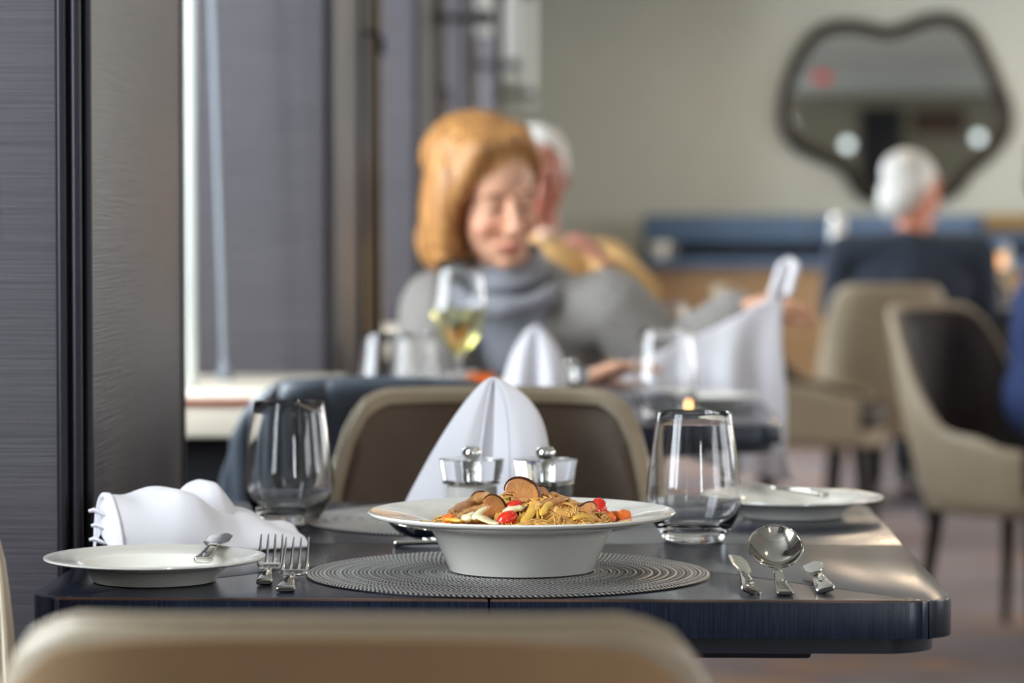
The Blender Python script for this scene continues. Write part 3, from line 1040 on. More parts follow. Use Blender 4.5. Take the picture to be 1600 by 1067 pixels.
pc = on(242, 870, TH + 0.0225)
plate1 = tag(plate_mesh().build('bread_plate', M['ceramic'], None, (pc.x, pc.y, TH)), 'small white plate with a butter knife, beside the two forks', 'plate')
pc2 = on(1238, 776, TH + 0.0225)
plate2 = plate1.copy()
COL.objects.link(plate2)
plate2.location = (pc2.x, pc2.y, TH)
plate2['label'] = 'small white plate with a knife at the far corner of the nearest table'

# stemless glasses
TUMB = [(0, 0.0035), (0.020, 0.002), (0.027, 0.0), (0.0305, 0.0012), (0.0335, 0.006), (0.0400, 0.0155), (0.0462, 0.0270), (0.0488, 0.0380), (0.0494, 0.0460), (0.0484, 0.060), (0.0462, 0.080), (0.0432, 0.103), (0.0402, 0.122), (0.0384, 0.1335),
        (0.0379, 0.1345), (0.0373, 0.1340), (0.0392, 0.121), (0.0421, 0.103), (0.0450, 0.080), (0.0471, 0.060), (0.0480, 0.046), (0.0473, 0.0385), (0.0444, 0.0290), (0.0375, 0.0195), (0.026, 0.0135), (0.012, 0.0125), (0, 0.0125)]


def make_tumbler(label, loc, s=1.0):
    o = MB().lathe([(r * s, z * s) for r, z in TUMB], 96).build('stemless_glass', M['glass'], None, loc, angle=180)
    return tag(o, label, 'glass')


g1 = on(452, 818, TH)
g2 = on(1084, 846, TH)
glass1 = make_tumbler('empty stemless glass beside the crumpled white napkin', (g1.x, g1.y, TH + 0.0004))
glass2 = glass1.copy(); COL.objects.link(glass2); glass2.location = (g2.x, g2.y, TH + 0.0004)
glass2['label'] = 'empty stemless glass between the noodle bowl and the soup spoon'


# salt and pepper mills
def make_mill(label, loc, fill, fname, cat='mill'):
    t = thing('%s_mill' % fname, label, cat, loc)
    mbod = MB().lathe([(0, 0.0), (0.029, 0.0), (0.0305, 0.0015), (0.0305, 0.052), (0.029, 0.0535), (0.0275, 0.0535), (0.0275, 0.004), (0, 0.004)], 64).build('body', M['thin_clear'], t)
    MB().lathe([(0, 0.0044), (0.0271, 0.0044), (0.0271, 0.048), (0.020, 0.0495), (0.0065, 0.0490), (0, 0.0490)], 48).build(fname, fill, mbod)
    MB().lathe([(0, 0.0540), (0.0285, 0.0540), (0.0312, 0.0555), (0.0345, 0.0755), (0.0345, 0.0765), (0.0335, 0.0772), (0.008, 0.0772), (0.0068, 0.0765), (0.0068, 0.0560), (0, 0.0560)], 64).build('cap', M['acrylic'], t)
    MB().lathe([(0, 0.0502), (0.0062, 0.0502), (0.0062, 0.0645), (0.0050, 0.0655), (0.0050, 0.0790), (0, 0.0790)], 32).build('spindle', M['chrome'], t)
    MB().lathe([(0, 0.0775), (0.0070, 0.0775), (0.0085, 0.0800), (0.0102, 0.0815), (0.0105, 0.0850), (0.0085, 0.0885), (0.0045, 0.0905), (0, 0.0910)], 40).build('knob', M['chrome'], t)
    MB().lathe([(0.0276, 0.0512), (0.0310, 0.0512), (0.0310, 0.0538), (0.0276, 0.0538)], 64, close=True).build('collar', M['steel'], t)
    return t


s1, s2 = on(737, 829, TH), on(852, 829, TH)
mill_y = 3.255
s1, s2 = at(737, 715, mill_y), at(852, 715, mill_y)
make_mill('clear mill filled with white salt, behind the noodle bowl', (s1.x, mill_y, MAT_Z), M['salt'], 'salt')
make_mill('clear mill filled with black pepper, behind the noodle bowl', (s2.x, mill_y, MAT_Z), M['pepper'], 'pepper')


# cutlery: handle end at the origin, working end along +y
def loft(secs, n=16, e=3.2):
    """secs: (y, z, half width, half thickness[, x]) rounded bars."""
    vs, fs = [], []
    for s in secs:
        y, z, w, h = s[:4]
        x0 = s[4] if len(s) > 4 else 0
        for k in range(n):
            p = superell(2 * PI * k / n, w, h, e)
            vs.append((p.x + x0, y, z + p.y))
    for i in range(len(secs) - 1):
        for k in range(n):
            j = (k + 1) % n
            fs.append((i * n + k, i * n + j, (i + 1) * n + j, (i + 1) * n + k))
    fs.append(tuple(range(n)))
    q = (len(secs) - 1) * n
    fs.append(tuple(range(q + n - 1, q - 1, -1)))
    return MB().add(vs, fs)


def handle_secs(L=0.095, w=0.0088, h=0.0032, wn=0.0034):
    out = [(0, h, w * 0.80, h * 0.55), (0.0012, h, w * 0.95, h * 0.92), (0.004, h, w, h)]
    for i in range(1, 14):
        q = i / 13
        y = lerp(0.004, L, q)
        out.append((y, h + 0.0006 * math.sin(q * PI), lerp(w, wn, q ** 0.85), lerp(h, h * 0.55, q)))
    return out


def relief(L, w, h):
    """Raised scallops cast into the handle."""
    mb = MB()
    for i in range(5):
        y = L * (0.38 + 0.10 * i)
        ww = lerp(w, 0.0036, y / L)
        mb.tube([(-ww * 0.8, y + 0.004, h * 2 - 0.0012), (0, y - 0.003, h * 2 + 0.0002), (ww * 0.8, y + 0.005, h * 2 - 0.0014)], [0.0006, 0.0016, 0.0006], 8)
    return mb


def make_fork(label, loc, rz, L=0.190, w=0.0088, head=0.0128, rise=0.027, rx=0.0):
    t = thing('fork', label, 'fork', loc, rot=(rx, 0, rz))
    hb = loft(handle_secs(0.092, w))
    hb = hb.build('handle', M['steel'], t)
    relief(0.092, w, 0.0032).build('handle_relief', M['steel'], hb)
    zc = lambda y: 0.0030 + 0.001 * sm(y, 0.09, 0.10) - 0.002 * sm(y, 0.10, 0.125) + rise * sm(y, 0.122, L + 0.035) * 1.35
    hs = []
    for i in range(15):
        y = lerp(0.090, 0.1385, i / 14)
        hs.append((y, zc(y), 0.0034 + (head - 0.0034) * sm(y, 0.104, 0.136), 0.0013))
    fh = loft(hs).build('head', M['steel'], t)
    for k in range(4):
        x0 = (k - 1.5) * head * 0.565
        ts = []
        for i in range(12):
            q = i / 11
            y = lerp(0.1365, L, q)
            ts.append((y, zc(y), lerp(0.0021, 0.0007, q), lerp(0.0012, 0.0006, q), x0 * (1 - 0.05 * q)))
        loft(ts, 10).build('tine', M['steel'], fh)
    return t


def make_knife(label, loc, rz, L=0.20, w=0.0085, hl=0.085, bw=0.0105, rx=0.0, ry=0.0, name='knife'):
    t = thing(name, label, 'knife', loc, rot=(rx, ry, rz))
    hb = loft(handle_secs(hl, w, 0.0034, 0.0050)).build('handle', M['steel'], t)
    relief(hl, w, 0.0034).build('handle_relief', M['steel'], hb)
    bs = [(hl - 0.002, 0.0042, 0.0050, 0.0020), (hl + 0.004, 0.0042, 0.0048, 0.0016)]
    for i in range(14):
        q = i / 13
        y = lerp(hl + 0.008, L, q)
        ww = bw * (0.62 + 0.38 * sm(q, 0, 0.3)) * math.sqrt(max(0.02, 1 - max(0, (q - 0.78) / 0.22) ** 2))
        bs.append((y, 0.0042, ww, 0.0008, (bw - ww) * 0.5 * (1 if q > 0.5 else 0)))
    loft(bs, 16, 2.2).build('blade', M['steel'], t)
    return t


def make_spoon(label, loc, rz, hl=0.125, bl=0.066, bw=0.0250, tilt=0.5, name='soup_spoon', w=0.0082, flip=False):
    t = thing(name, label, 'spoon', loc, rz)
    hs = handle_secs(hl, w, 0.0026, 0.0040)
    hs = [(y, z + 0.010 * sm(y, hl * 0.45, hl), a, h) for y, z, a, h in hs]
    loft(hs).build('handle', M['steel'], t)
    c, s = math.cos(tilt), math.sin(tilt)
    z0 = hs[-1][1]

    def bowl_fn(inner):
        def fn(u, v):
            a = u * 2 * PI
            r = v
            x = bw * math.cos(a) * r
            yy = bl / 2 * math.sin(a) * r
            dep = 0.0125 * (1 - r ** 2.2)
            z = -dep + (0.0 if inner else -0.0011)
            yy += bl / 2
            return Vector((x, hl - 0.004 + yy * c - z * s, z0 + yy * s + z * c))
        return fn
    mb = MB().grid(48, 14, bowl_fn(True), cu=True)
    mb.grid(48, 14, bowl_fn(False), cu=True, flip=True)
    f1, f2 = bowl_fn(True), bowl_fn(False)
    mb.grid(48, 2, lambda u, v: f1(u, 1) if v == 0 else f2(u, 1), cu=True)
    rimpts = [f1(i / 48, 1.0) for i in range(49)]
    mb.tube(rimpts, 0.0009, 8, caps=False)
    mb.build('spoon_bowl', M['steel'], t)
    return t


def aim(a, b_):
    return math.atan2(-(b_.x - a.x), b_.y - a.y)


fa0, fa1 = on(413, 915, TH), on(423, 886, TH)
make_fork('smaller steel fork touching the small white plate', (fa0.x, fa0.y, TH), aim(fa0, fa1), w=0.0078, L=0.186)
fb0, fb1 = on(446, 926, TH), on(466, 886, TH)
make_fork('larger steel fork beside the silver placemat', (fb0.x, fb0.y, TH), aim(fb0, fb1), w=0.0094, L=0.196, head=0.0133)
k0, k1 = on(1172, 929, TH), on(1140, 886, TH)
make_knife('steel table knife beside the silver placemat', (k0.x, k0.y, TH), aim(k0, k1), L=0.20, w=0.0098, hl=0.092, bw=0.0098, rx=0.05, ry=0.35)
sp0, sp1 = on(1227, 931, TH), on(1207, 893, TH)
make_spoon('round soup spoon between the table knife and the short knife', (sp0.x, sp0.y, TH), aim(sp0, sp1), tilt=0.56, hl=0.118, bl=0.063)
kb0, kb1 = on(1291, 927, TH), on(1262, 884, TH)
make_knife('short steel knife nearest the table corner, beside the soup spoon', (kb0.x, kb0.y, TH), aim(kb0, kb1), L=0.150, w=0.0090, hl=0.088, bw=0.0098, rx=0.045, ry=-0.25)
# butter knife across the small plate
b0, b1 = on(317, 881, TH + 0.019), on(338, 849, TH + 0.026)
make_knife('butter knife lying across the small white plate', (b0.x, b0.y, TH + 0.0190), aim(b0, b1), L=0.160, w=0.0090, hl=0.080, bw=0.0125, rx=0.045, name='butter_knife')
# knife on the far plate
c0, c1 = on(1290, 777, TH + 0.024), on(1131, 755, TH + 0.026)
dv = (c1 - c0)
make_knife('slim knife lying across the far white plate', (c0.x, c0.y, TH + 0.0225), aim(c0, c1), L=0.205, w=0.0060, hl=0.09, bw=0.0095, rx=0.02)
# the other place setting, half hidden by the bowl
e0, e1 = on(615, 853, TH), on(700, 853, TH)
make_knife('thin knife handle half hidden behind the noodle bowl', (e0.x, e0.y, TH), aim(e0, e1) + 0.06, L=0.20, w=0.0065, hl=0.09, bw=0.009)
qc = on(652, 846, TH + 0.001)
make_spoon('dark reflecting spoon half hidden behind the noodle bowl', (qc.x + 0.138, qc.y - 0.020, TH + 0.0005), aim(Vector((0.138, -0.02, 0)), Vector((0, 0, 0))), tilt=0.16, hl=0.115, bl=0.06, bw=0.021, name='dessert_spoon', w=0.007)


# standing napkin: two soft lobes meeting in a crease
def make_standing_napkin(label, loc, h=0.150, wl=0.098, wr=0.060, rz=0.0, tip=0.006, sq=1.0, round_=2.2, left_round=None):
    def fn(u, v):
        t = v
        a = u * 2 * PI
        q = 1 - t
        # half widths to either side of the crease
        L = wl * (q ** 0.74) + 0.003
        if left_round:
            L = wl * (1 - t ** left_round) ** 0.75 + 0.003
        Rr = wr * (1 - t ** round_) ** 0.85 + 0.003
        s, c = math.sin(a), math.cos(a)
        xx = (-L if c < 0 else Rr) * abs(c) ** 0.8
        dep = (0.030 * q ** 0.7 + 0.007) * sq
        front = -math.copysign(abs(s) ** 0.7, s)
        y = front * dep
        if front < 0:
            k = xx / (L if xx < 0 else Rr)
            y *= 0.25 + 0.75 * min(1, abs(k - 0.0) * 2.1) ** 0.75 * (1 - 0.25 * abs(k))
        y += 0.003 * math.sin(t * 9 + xx * 40) * q
        lean = 0.0
        return Vector((xx + lean, y, t * h + 0.002 * math.sin(a * 3) * q * (1 - t)))
    mb = MB().grid(96, 40, fn, cu=True)
    top = [fn(i / 96, 1) for i in range(96)]
    mb.add(top, [tuple(range(96))])
    # folded hems showing as raised edges down the crease
    mb.tube([fn(0.272, v / 24) + Vector((0.001, -0.0005, 0)) for v in range(25)], 0.0011, 8)
    mb.tube([fn(0.215, v / 24) + Vector((0, -0.0005, 0)) for v in range(25)], 0.0009, 8)
    o = mb.build('standing_napkin', M['linen'], None, loc, (0, 0, rz), angle=70)
    return tag(o, label, 'napkin')


np0 = at(770, 590, 3.36)
make_standing_napkin('white napkin folded into a tall peak behind the two mills', (np0.x, 3.365, MAT_Z), h=np0.z - MAT_Z, wl=0.104, wr=0.060, round_=5.0)


# crumpled napkin by the pier
def napkin_lobe(p0, p1, hs, ws, back=False, roll=True):
    """Arch of cloth from p0 to p1; hs, ws give ridge height and half width along it."""
    ax = (p1 - p0)
    ax.z = 0
    Ln = ax.length
    ax.normalize()
    sd = Vector((-ax.y, ax.x, 0))

    def fn(u, v):
        h = interp(u, *hs)
        w = interp(u, *ws)
        a = lerp(-0.5, 0.5, v)
        # steep front wall, rounded ridge, soft fall behind
        x = a * 2 * w
        k = max(0.0, 1 - abs(2 * a) ** 2.6)
        z = h * k ** 0.75
        z += 0.003 * math.sin(u * 17 + v * 5) * k + 0.0025 * math.sin(u * 8 - v * 9) * k
        x += 0.004 * math.sin(u * 11) * k
        return p0 + ax * (u * Ln) + sd * (x + 0.010 * k) + Vector((0, 0, z))
    return fn


A = on(172, 868, TH); A.z = TH + 0.0015
B_ = on(466, 853, TH); B_.z = TH + 0.0015
f1 = napkin_lobe(A, B_, ([0, .04, .12, .24, .34, .44, .54, .66, .8, .93, 1], [.052, .0555, .0575, .0605, .0615, .055, .042, .031, .027, .021, .015]),
                 ([0, .3, .6, 1], [.036, .038, .036, .030]))
mb = MB().grid(64, 30, f1)
A2 = A + Vector((0.045, 0.050, 0)); B2 = B_ + Vector((-0.010, 0.022, 0))
f2 = napkin_lobe(A2, B2, ([0, .12, .25, .33, .40, .48, .56, .66, .78, .9, 1], [.030, .045, .060, .0665, .0640, .052, .040, .031, .023, .016, .010]),
                 ([0, .3, .6, 1], [.034, .036, .034, .026]))
mb.grid(64, 30, f2)
nap = mb.build('crumpled_napkin', M['linen'], None)
modded(nap, ('SOLIDIFY', {'thickness': 0.0022, 'offset': 0}), ('SUBSURF', {'levels': 1}))
tag(nap, 'crumpled white napkin lying behind the small white plate', 'napkin')
# rolled hem at the open end with three small loose loops
hem = MB()
for k, off in enumerate((0.0, 0.004, 0.008)):
    hem.tube([f1(0.006 + off / 2, v / 20) + Vector((-0.002 * k, 0, 0.0012)) for v in range(21)], 0.0030, 10)
hem.build('rolled_hem', M['linen'], nap)
axn = (B_ - A).normalized()
def end_cap(u, v):
    e = f1(0.0, u)
    mid = Vector(A) + Vector((0, 0, 0.02))
    return e.lerp(Vector((mid.x, mid.y + 0.004, mid.z)), v * 0.98) - axn * (0.010 * math.sin(v * PI / 2) ** 0.6)
MB().grid(31, 10, end_cap).build('folded_end', M['linen'], nap)
for i, (px, py) in enumerate(((146, 799), (150, 822), (147, 844))):
    p = at(px, py, A.y - 0.006)
    lp = MB().tube([p + Vector((0.020, 0.004, -0.004)), p + Vector((0.010, 0.001, -0.003)), p + Vector((0.000, -0.001, 0.0015)), p + Vector((-0.0045, -0.002, 0.0005))], [0.0026, 0.003, 0.0036, 0.0022], 10, flat=0.7)
    lp.build('hem_loop', M['linen'], nap)


# ------------------------------------------------------------------ the food
BX, BY = bc.x, bc.y
FZ = MAT_Z + 0.044          # level at which the food leaves the well


def mound(x, y):
    """Height of the noodle heap above FZ, x and y from the bowl centre."""
    r = math.hypot((x - 0.004) / 0.094, y / 0.084)
    h = 0.0175 * max(0, 1 - r ** 2.2) * (1 - 0.15 * sm(-x, 0.0, 0.06))
    h += 0.0085 * math.exp(-(((x + 0.004) / 0.026) ** 2 + ((y + 0.005) / 0.04) ** 2))
    h += 0.006 * math.exp(-(((x - 0.035) / 0.022) ** 2 + ((y + 0.02) / 0.04) ** 2))
    return h


def surf(x, y):
    """World height of the food surface, never below the inside of the bowl."""
    r = math.hypot(x, y)
    zb = interp(r, [0, 0.06, 0.069, 0.082, 0.087, 0.093, 0.118, 0.1375], [0.008, 0.0085, 0.014, 0.040, 0.045, 0.0478, 0.0525, 0.0556])
    return max(FZ + mound(x, y), MAT_Z + zb + 0.001)


def fpx(px, py, y):
    """World point of the food at a pixel, y metres in front of (-) or behind the bowl centre."""
    return at(px, py, BY + y)


def fhit(px, py, lift=0.0):
    """Point of the heap the camera line through this pixel meets (its crest if it passes above), raised by lift."""
    best = None
    for i in range(200):
        y = -0.108 + 0.00108 * i
        p = at(px, py, BY + y)
        gap = p.z - surf(p.x - BX, y)
        if math.hypot(p.x - BX, y) > 0.108:
            continue
        if gap <= 0:
            return p + Vector((0, -0.3, 1)).normalized() * lift
        if best is None or gap < best[0]:
            best = (gap, p)
    return best[1] + Vector((0, -0.3, 1)).normalized() * lift


def bed(u, v):
    a, r = u * 2 * PI, v
    x, y = 0.083 * r * math.cos(a) + 0.002, 0.078 * r * math.sin(a)
    k = noise.noise(Vector((x * 90, y * 90, 0))) * 0.002
    return Vector((BX + x, BY + y, FZ - 0.003 + (mound(x, y) - 0.004) + k * (1 - r)))


tag(MB().grid(72, 22, bed, cu=True).build('noodle_bed', M['sauce_bed'], None), 'sauced noodles heaped at the bottom of the white bowl', 'noodles', kind='stuff')
nb = MB()
for i in range(150):
    a, rr = random.uniform(0, 2 * PI), math.sqrt(random.random()) * 0.080
    x, y = rr * math.cos(a) + 0.003, rr * math.sin(a) * 0.9
    if i % 2 == 0:
        x, y = random.gauss(0.036, 0.022), random.gauss(-0.035, 0.020)
    hd = random.choice((random.uniform(0, 2 * PI), random.gauss(0.5, 0.5), random.gauss(2.4, 0.5)))
    cv = random.uniform(-1, 1) * 42
    lift = random.uniform(-0.002, 0.0032)
    steps = random.randint(12, 22)
    path = []
    for s in range(steps):
        if math.hypot(x / 0.086, y / 0.080) > 1.0:
            hd += 0.6
            x *= 0.95
            y *= 0.95
        path.append((x, y, hd, 0.0024 * math.sin(s * 0.5 + i)))
        hd += cv * 0.0032 + random.gauss(0, 0.08)
        x += math.cos(hd) * 0.0034
        y += math.sin(hd) * 0.0034
    for q in range(random.randint(5, 9)):
        off, ph, dz = random.uniform(-0.0045, 0.0045), random.uniform(0, 6), random.uniform(-0.001, 0.0014)
        pts = []
        for s, (x_, y_, h_, z_) in enumerate(path):
            o_ = off + 0.0010 * math.sin(s * 0.6 + ph)
            xx, yy = x_ - math.sin(h_) * o_, y_ + math.cos(h_) * o_
            pts.append((BX + xx, BY + yy, surf(xx, yy) + lift * (1 if lift > 0 else 0.6) + z_ + dz))
        nb.tube(pts, random.choice((0.00055, 0.0007, 0.0008)), 6)
tag(nb.build('glass_noodles', M['noodle'], None, angle=180), 'tangle of thin translucent noodles heaped in the white bowl', 'noodles', kind='stuff')


def mushroom(label, p, size, rot, thick=0.006, group=None):
    """A slice through a mushroom: cap outline with a dark skin along its upper edge and a stub of stem."""
    t = thing('mushroom_slice', label, 'mushroom', p, rot=rot)
    prof = []
    for i in range(25):
        a = R(200) - R(220) * i / 24
        prof.append((math.cos(a) * 0.5, 0.36 * math.sin(a) + (0.04 if math.sin(a) > 0 else 0)))
    prof += [(0.40, -0.22), (0.20, -0.15), (0.13, -0.32), (0.10, -0.46), (-0.08, -0.47), (-0.12, -0.30), (-0.20, -0.14), (-0.40, -0.22)]
    mb = MB()
    bm = bmesh.new()
    n = len(prof)
    fr = [bm.verts.new((x * size, -thick / 2 + 0.0016 * math.sin(x * 7), z * size)) for x, z in prof]
    bk = [bm.verts.new((x * size, thick / 2 + 0.0016 * math.sin(x * 7), z * size)) for x, z in prof]
    bm.faces.new(fr)
    bm.faces.new(bk[::-1])
    for i in range(n):
        bm.faces.new((fr[i], bk[i], bk[(i + 1) % n], fr[(i + 1) % n]))
    bmesh.ops.recalc_face_normals(bm, faces=list(bm.faces))
    bmesh.ops.bevel(bm, geom=[e for e in bm.edges if abs(e.verts[0].co.y - e.verts[1].co.y) < 0.002], offset=thick * 0.18, segments=2, affect='EDGES')
    mb.bm(bm).build('flesh', M['flesh'], t)
    sk = [Vector((x * size * 1.0, 0.0016 * math.sin(x * 7), z * size)) for x, z in prof[:25]]
    MB().tube(sk, [0.0006 + thick * 0.46 * math.sin(PI * (i + 1) / 26) ** 0.4 for i in range(25)], 10, flat=0.36, up=(0, 0, 1)).build('cap_skin', M['capskin'], t)
    return t


mushroom('largest brown mushroom slice, topmost on the noodles', fhit(816, 781, 0.006), 0.034, (R(-20), R(24), R(-12)), 0.009)
mushroom('dark edged mushroom slice standing at the front of the noodles', fhit(772, 804, 0.006), 0.026, (R(-10), R(58), R(8)), 0.006)
mushroom('small mushroom slice beyond the top of the noodles', fhit(850, 781, 0.003), 0.022, (R(-40), R(38), R(30)), 0.005)
mushroom('mushroom slice lying behind the fried strips', fhit(752, 788, 0.004), 0.022, (R(-40), R(-12), R(-20)), 0.006)
mushroom('pale mushroom slice low beside the largest tomato wedge', fhit(918, 806, 0.004), 0.020, (R(-30), R(-40), R(10)), 0.005)


def strip(name, label, cat, pts, rad, m, flat=0.55, wob=0.0, n=10, group=None):
    P = catm_open([Vector(p) for p in pts], 6)
    rr = []
    for i in range(len(P)):
        q = i / (len(P) - 1)
        rr.append(rad * (0.35 + 0.65 * min(1, math.sin(PI * min(max(q, 0.02), 0.98)) * 2.2)) * (1 + wob * noise.noise(P[i] * 300)))
    c = sum(P, Vector()) / len(P)
    o = MB().tube([p - c for p in P], rr, n, flat=flat).build(name, m, None, c, angle=180)
    return tag(o, label, cat, group)


def catm_open(P, k=6):
    P = [P[0] * 2 - P[1]] + P + [P[-1] * 2 - P[-2]]
    out = []
    for i in range(1, len(P) - 2):
        p0, p1, p2, p3 = P[i - 1], P[i], P[i + 1], P[i + 2]
        for s in range(k):
            t = s / k
            out.append(0.5 * ((2 * p1) + (p2 - p0) * t + (2 * p0 - 5 * p1 + 4 * p2 - p3) * t * t + (3 * p1 - p0 - 3 * p2 + p3) * t ** 3))
    out.append(P[-2])
    return out


strip('fried_strip', 'long crumbly fried strip climbing from the rim side of the heap', 'meat', [fhit(700, 812, 0.0035), fhit(724, 798, 0.0035), fhit(748, 786, 0.0035), fhit(764, 779, 0.0035)], 0.0062, M['meat'], 0.8, 0.5)
strip('fried_strip', 'fried strip lying below the longest one', 'meat', [fhit(712, 816, 0.0035), fhit(740, 804, 0.0035), fhit(775, 794, 0.0035)], 0.0052, M['meat'], 0.7, 0.5)
strip('fried_strip', 'flat fried strip at the top of the heap behind the largest mushroom', 'meat', [fhit(836, 782, 0.0035), fhit(850, 780, 0.0035), fhit(872, 777, 0.0035)], 0.0058, M['meat'], 0.5, 0.4)
strip('fried_strip', 'fried strip slanting down beside the pale yellow strip', 'meat', [fhit(868, 784, 0.0035), fhit(850, 792, 0.0035), fhit(838, 800, 0.0035)], 0.0046, M['meat'], 0.6, 0.4)
strip('pepper_strip', 'thick yellow strip leaning down the front of the noodles', 'vegetable', [fhit(838, 780, 0.0035), fhit(834, 796, 0.0035), fhit(826, 812, 0.0035), fhit(816, 823, 0.0035)], 0.0050, M['pepper_strip'], 0.55, 0.15)
strip('pepper_strip', 'yellow strip lying across the middle of the noodles', 'vegetable', [fhit(770, 799, 0.0035), fhit(788, 792, 0.0035), fhit(798, 790, 0.0035)], 0.0038, M['pepper_strip'], 0.6, 0.15)
strip('pepper_strip', 'yellow strip beside the pale cabbage', 'vegetable', [fhit(728, 806, 0.0035), fhit(756, 797, 0.0035), fhit(782, 791, 0.0035)], 0.0036, M['pepper_strip'], 0.5, 0.15)
strip('cabbage_piece', 'pale cabbage piece low at the front of the noodles', 'vegetable', [fhit(722, 818, 0.0035), fhit(738, 812, 0.0035), fhit(752, 813, 0.0035)], 0.0075, M['cabbage'], 0.45, 0.3)
strip('cabbage_piece', 'pale pointed cabbage piece beside the dark edged mushroom', 'vegetable', [fhit(748, 810, 0.0035), fhit(760, 818, 0.0035), fhit(776, 824, 0.0035)], 0.0055, M['cabbage'], 0.35, 0.3)
strip('black_mushroom', 'black curl of mushroom left of the largest slice'.replace(' left of', ' beside'), 'mushroom', [fhit(766, 781, 0.0035), fhit(773, 783, 0.0035), fhit(781, 789, 0.0035)], 0.0026, M['bean'], 0.5, 0.2)
strip('black_mushroom', 'black curl of mushroom under the yellow leaning strip', 'mushroom', [fhit(830, 794, 0.0035), fhit(823, 799, 0.0035), fhit(826, 806, 0.0035)], 0.0018, M['bean'], 0.6, 0.2)
for i, (a, b_, c, rad, mname, lab) in enumerate((
        ((708, 806), (722, 797), (742, 789), 0.0040, 'meat', 'crumbly fried strip above the orange chunk at the end of the heap'),
        ((786, 806), (800, 803), (818, 800), 0.0046, 'cabbage', 'pale cabbage strip across the middle of the heap'),
        ((740, 816), (752, 806), (768, 799), 0.0040, 'cabbage', 'pale cabbage strip rising behind the pointed piece'),
        ((858, 796), (872, 789), (888, 785), 0.0046, 'flesh', 'brown mushroom strip high on the far slope of the heap'),
        ((846, 812), (852, 800), (862, 792), 0.0040, 'pepper_strip', 'yellow strip standing among the loose noodles'),
        ((892, 796), (906, 797), (918, 802), 0.0040, 'flesh', 'brown mushroom strip falling towards the largest tomato wedge'),
        ((690, 818), (706, 819), (722, 821), 0.0034, 'pepper_strip', 'thin yellow strip along the front edge of the heap'),
        ((896, 818), (910, 814), (924, 817), 0.0036, 'pepper_strip', 'thin yellow strip below the largest tomato wedge'),
        ((800, 786), (812, 790), (828, 788), 0.0036, 'meat', 'fried crumb strip under the largest mushroom slice'))):
    nm = {'meat': 'fried_strip', 'cabbage': 'cabbage_piece', 'flesh': 'mushroom_strip', 'pepper_strip': 'pepper_strip'}[mname]
    strip(nm, lab, {'meat': 'meat', 'flesh': 'mushroom'}.get(mname, 'vegetable'), [fhit(*a, 0.0045), fhit(*b_, 0.0045), fhit(*c, 0.0045)], rad, M[mname], 0.6, 0.35)


def tomato(label, p, r, rot, sx=1.0):
    t = thing('tomato_wedge', label, 'tomato', p, rot=rot)
    bm = bmesh.new()
    bmesh.ops.create_uvsphere(bm, u_segments=24, v_segments=14, radius=1)
    for v in bm.verts:
        x, y, z = v.co
        if y > 0.05:
            y = 0.05 + (y - 0.05) * 0.25
        v.co = (x * r * sx, y * r * 0.8, z * r * 1.15)
    MB().bm(bm).build('skin', M['tomato'], t)
    return t


tomato('largest red tomato wedge, upright near the edge of the heap', fhit(934, 803, 0.004), 0.0104, (R(-8), R(12), R(10)), 0.85)
tomato('red tomato wedge beside the dark edged mushroom slice', fhit(792, 815, 0.002), 0.0095, (R(-20), R(60), R(0)), 0.8)
tomato('red tomato wedge peeking out under the largest mushroom slice', fhit(803, 794, 0.002), 0.0080, (R(-30), R(70), R(-10)), 0.7)
for i, (px, py, y, r, lab) in enumerate(((703, 816, -0.04, 0.0062, 'orange carrot chunk at the end of the fried strips'), (950, 813, -0.03, 0.0060, 'orange carrot chunk beside the largest tomato wedge'),
                                         (962, 811, -0.024, 0.0062, 'orange carrot chunk second from the largest tomato wedge'), (975, 809, -0.02, 0.0058, 'orange carrot chunk furthest from the heap'))):
    bm = bmesh.new()
    bmesh.ops.create_icosphere(bm, subdivisions=3, radius=1)
    for v in bm.verts:
        d_ = 1 + 0.35 * noise.noise(v.co * 1.6 + Vector((i * 7, 0, 0))) + 0.12 * noise.noise(v.co * 5)
        v.co = v.co * d_ * r
        v.co.x *= 1.15
        v.co.z *= 0.85
    o = MB().bm(bm).build('carrot_chunk', M['carrot'], None, fhit(px, py, 0.003), angle=180)
    tag(o, lab, 'carrot')
# a smear of sauce on the rim
sm_c = fpx(688, 818, -0.02)
mb = MB()
def smear(u, v):
    a = u * 2 * PI
    r = v * (1 + 0.25 * math.sin(a * 3) + 0.15 * math.sin(a * 5 + 1))
    x, y = 0.016 * r * math.cos(a), 0.012 * r * math.sin(a)
    px_, py_ = sm_c.x - BX + x, sm_c.y - BY + y
    rad = math.hypot(px_, py_)
    zz = interp(rad, [0.087, 0.093, 0.118, 0.1375], [0.0450, 0.0478, 0.0525, 0.0556])
    return Vector((BX + px_, BY + py_, MAT_Z + zz + 0.0001 + 0.0030 * (1 - v ** 2)))
tag(mb.grid(40, 10, smear, cu=True).build('sauce_smear', M['oil'], None), 'smear of golden sauce on the rim of the noodle bowl', 'sauce', kind='stuff')
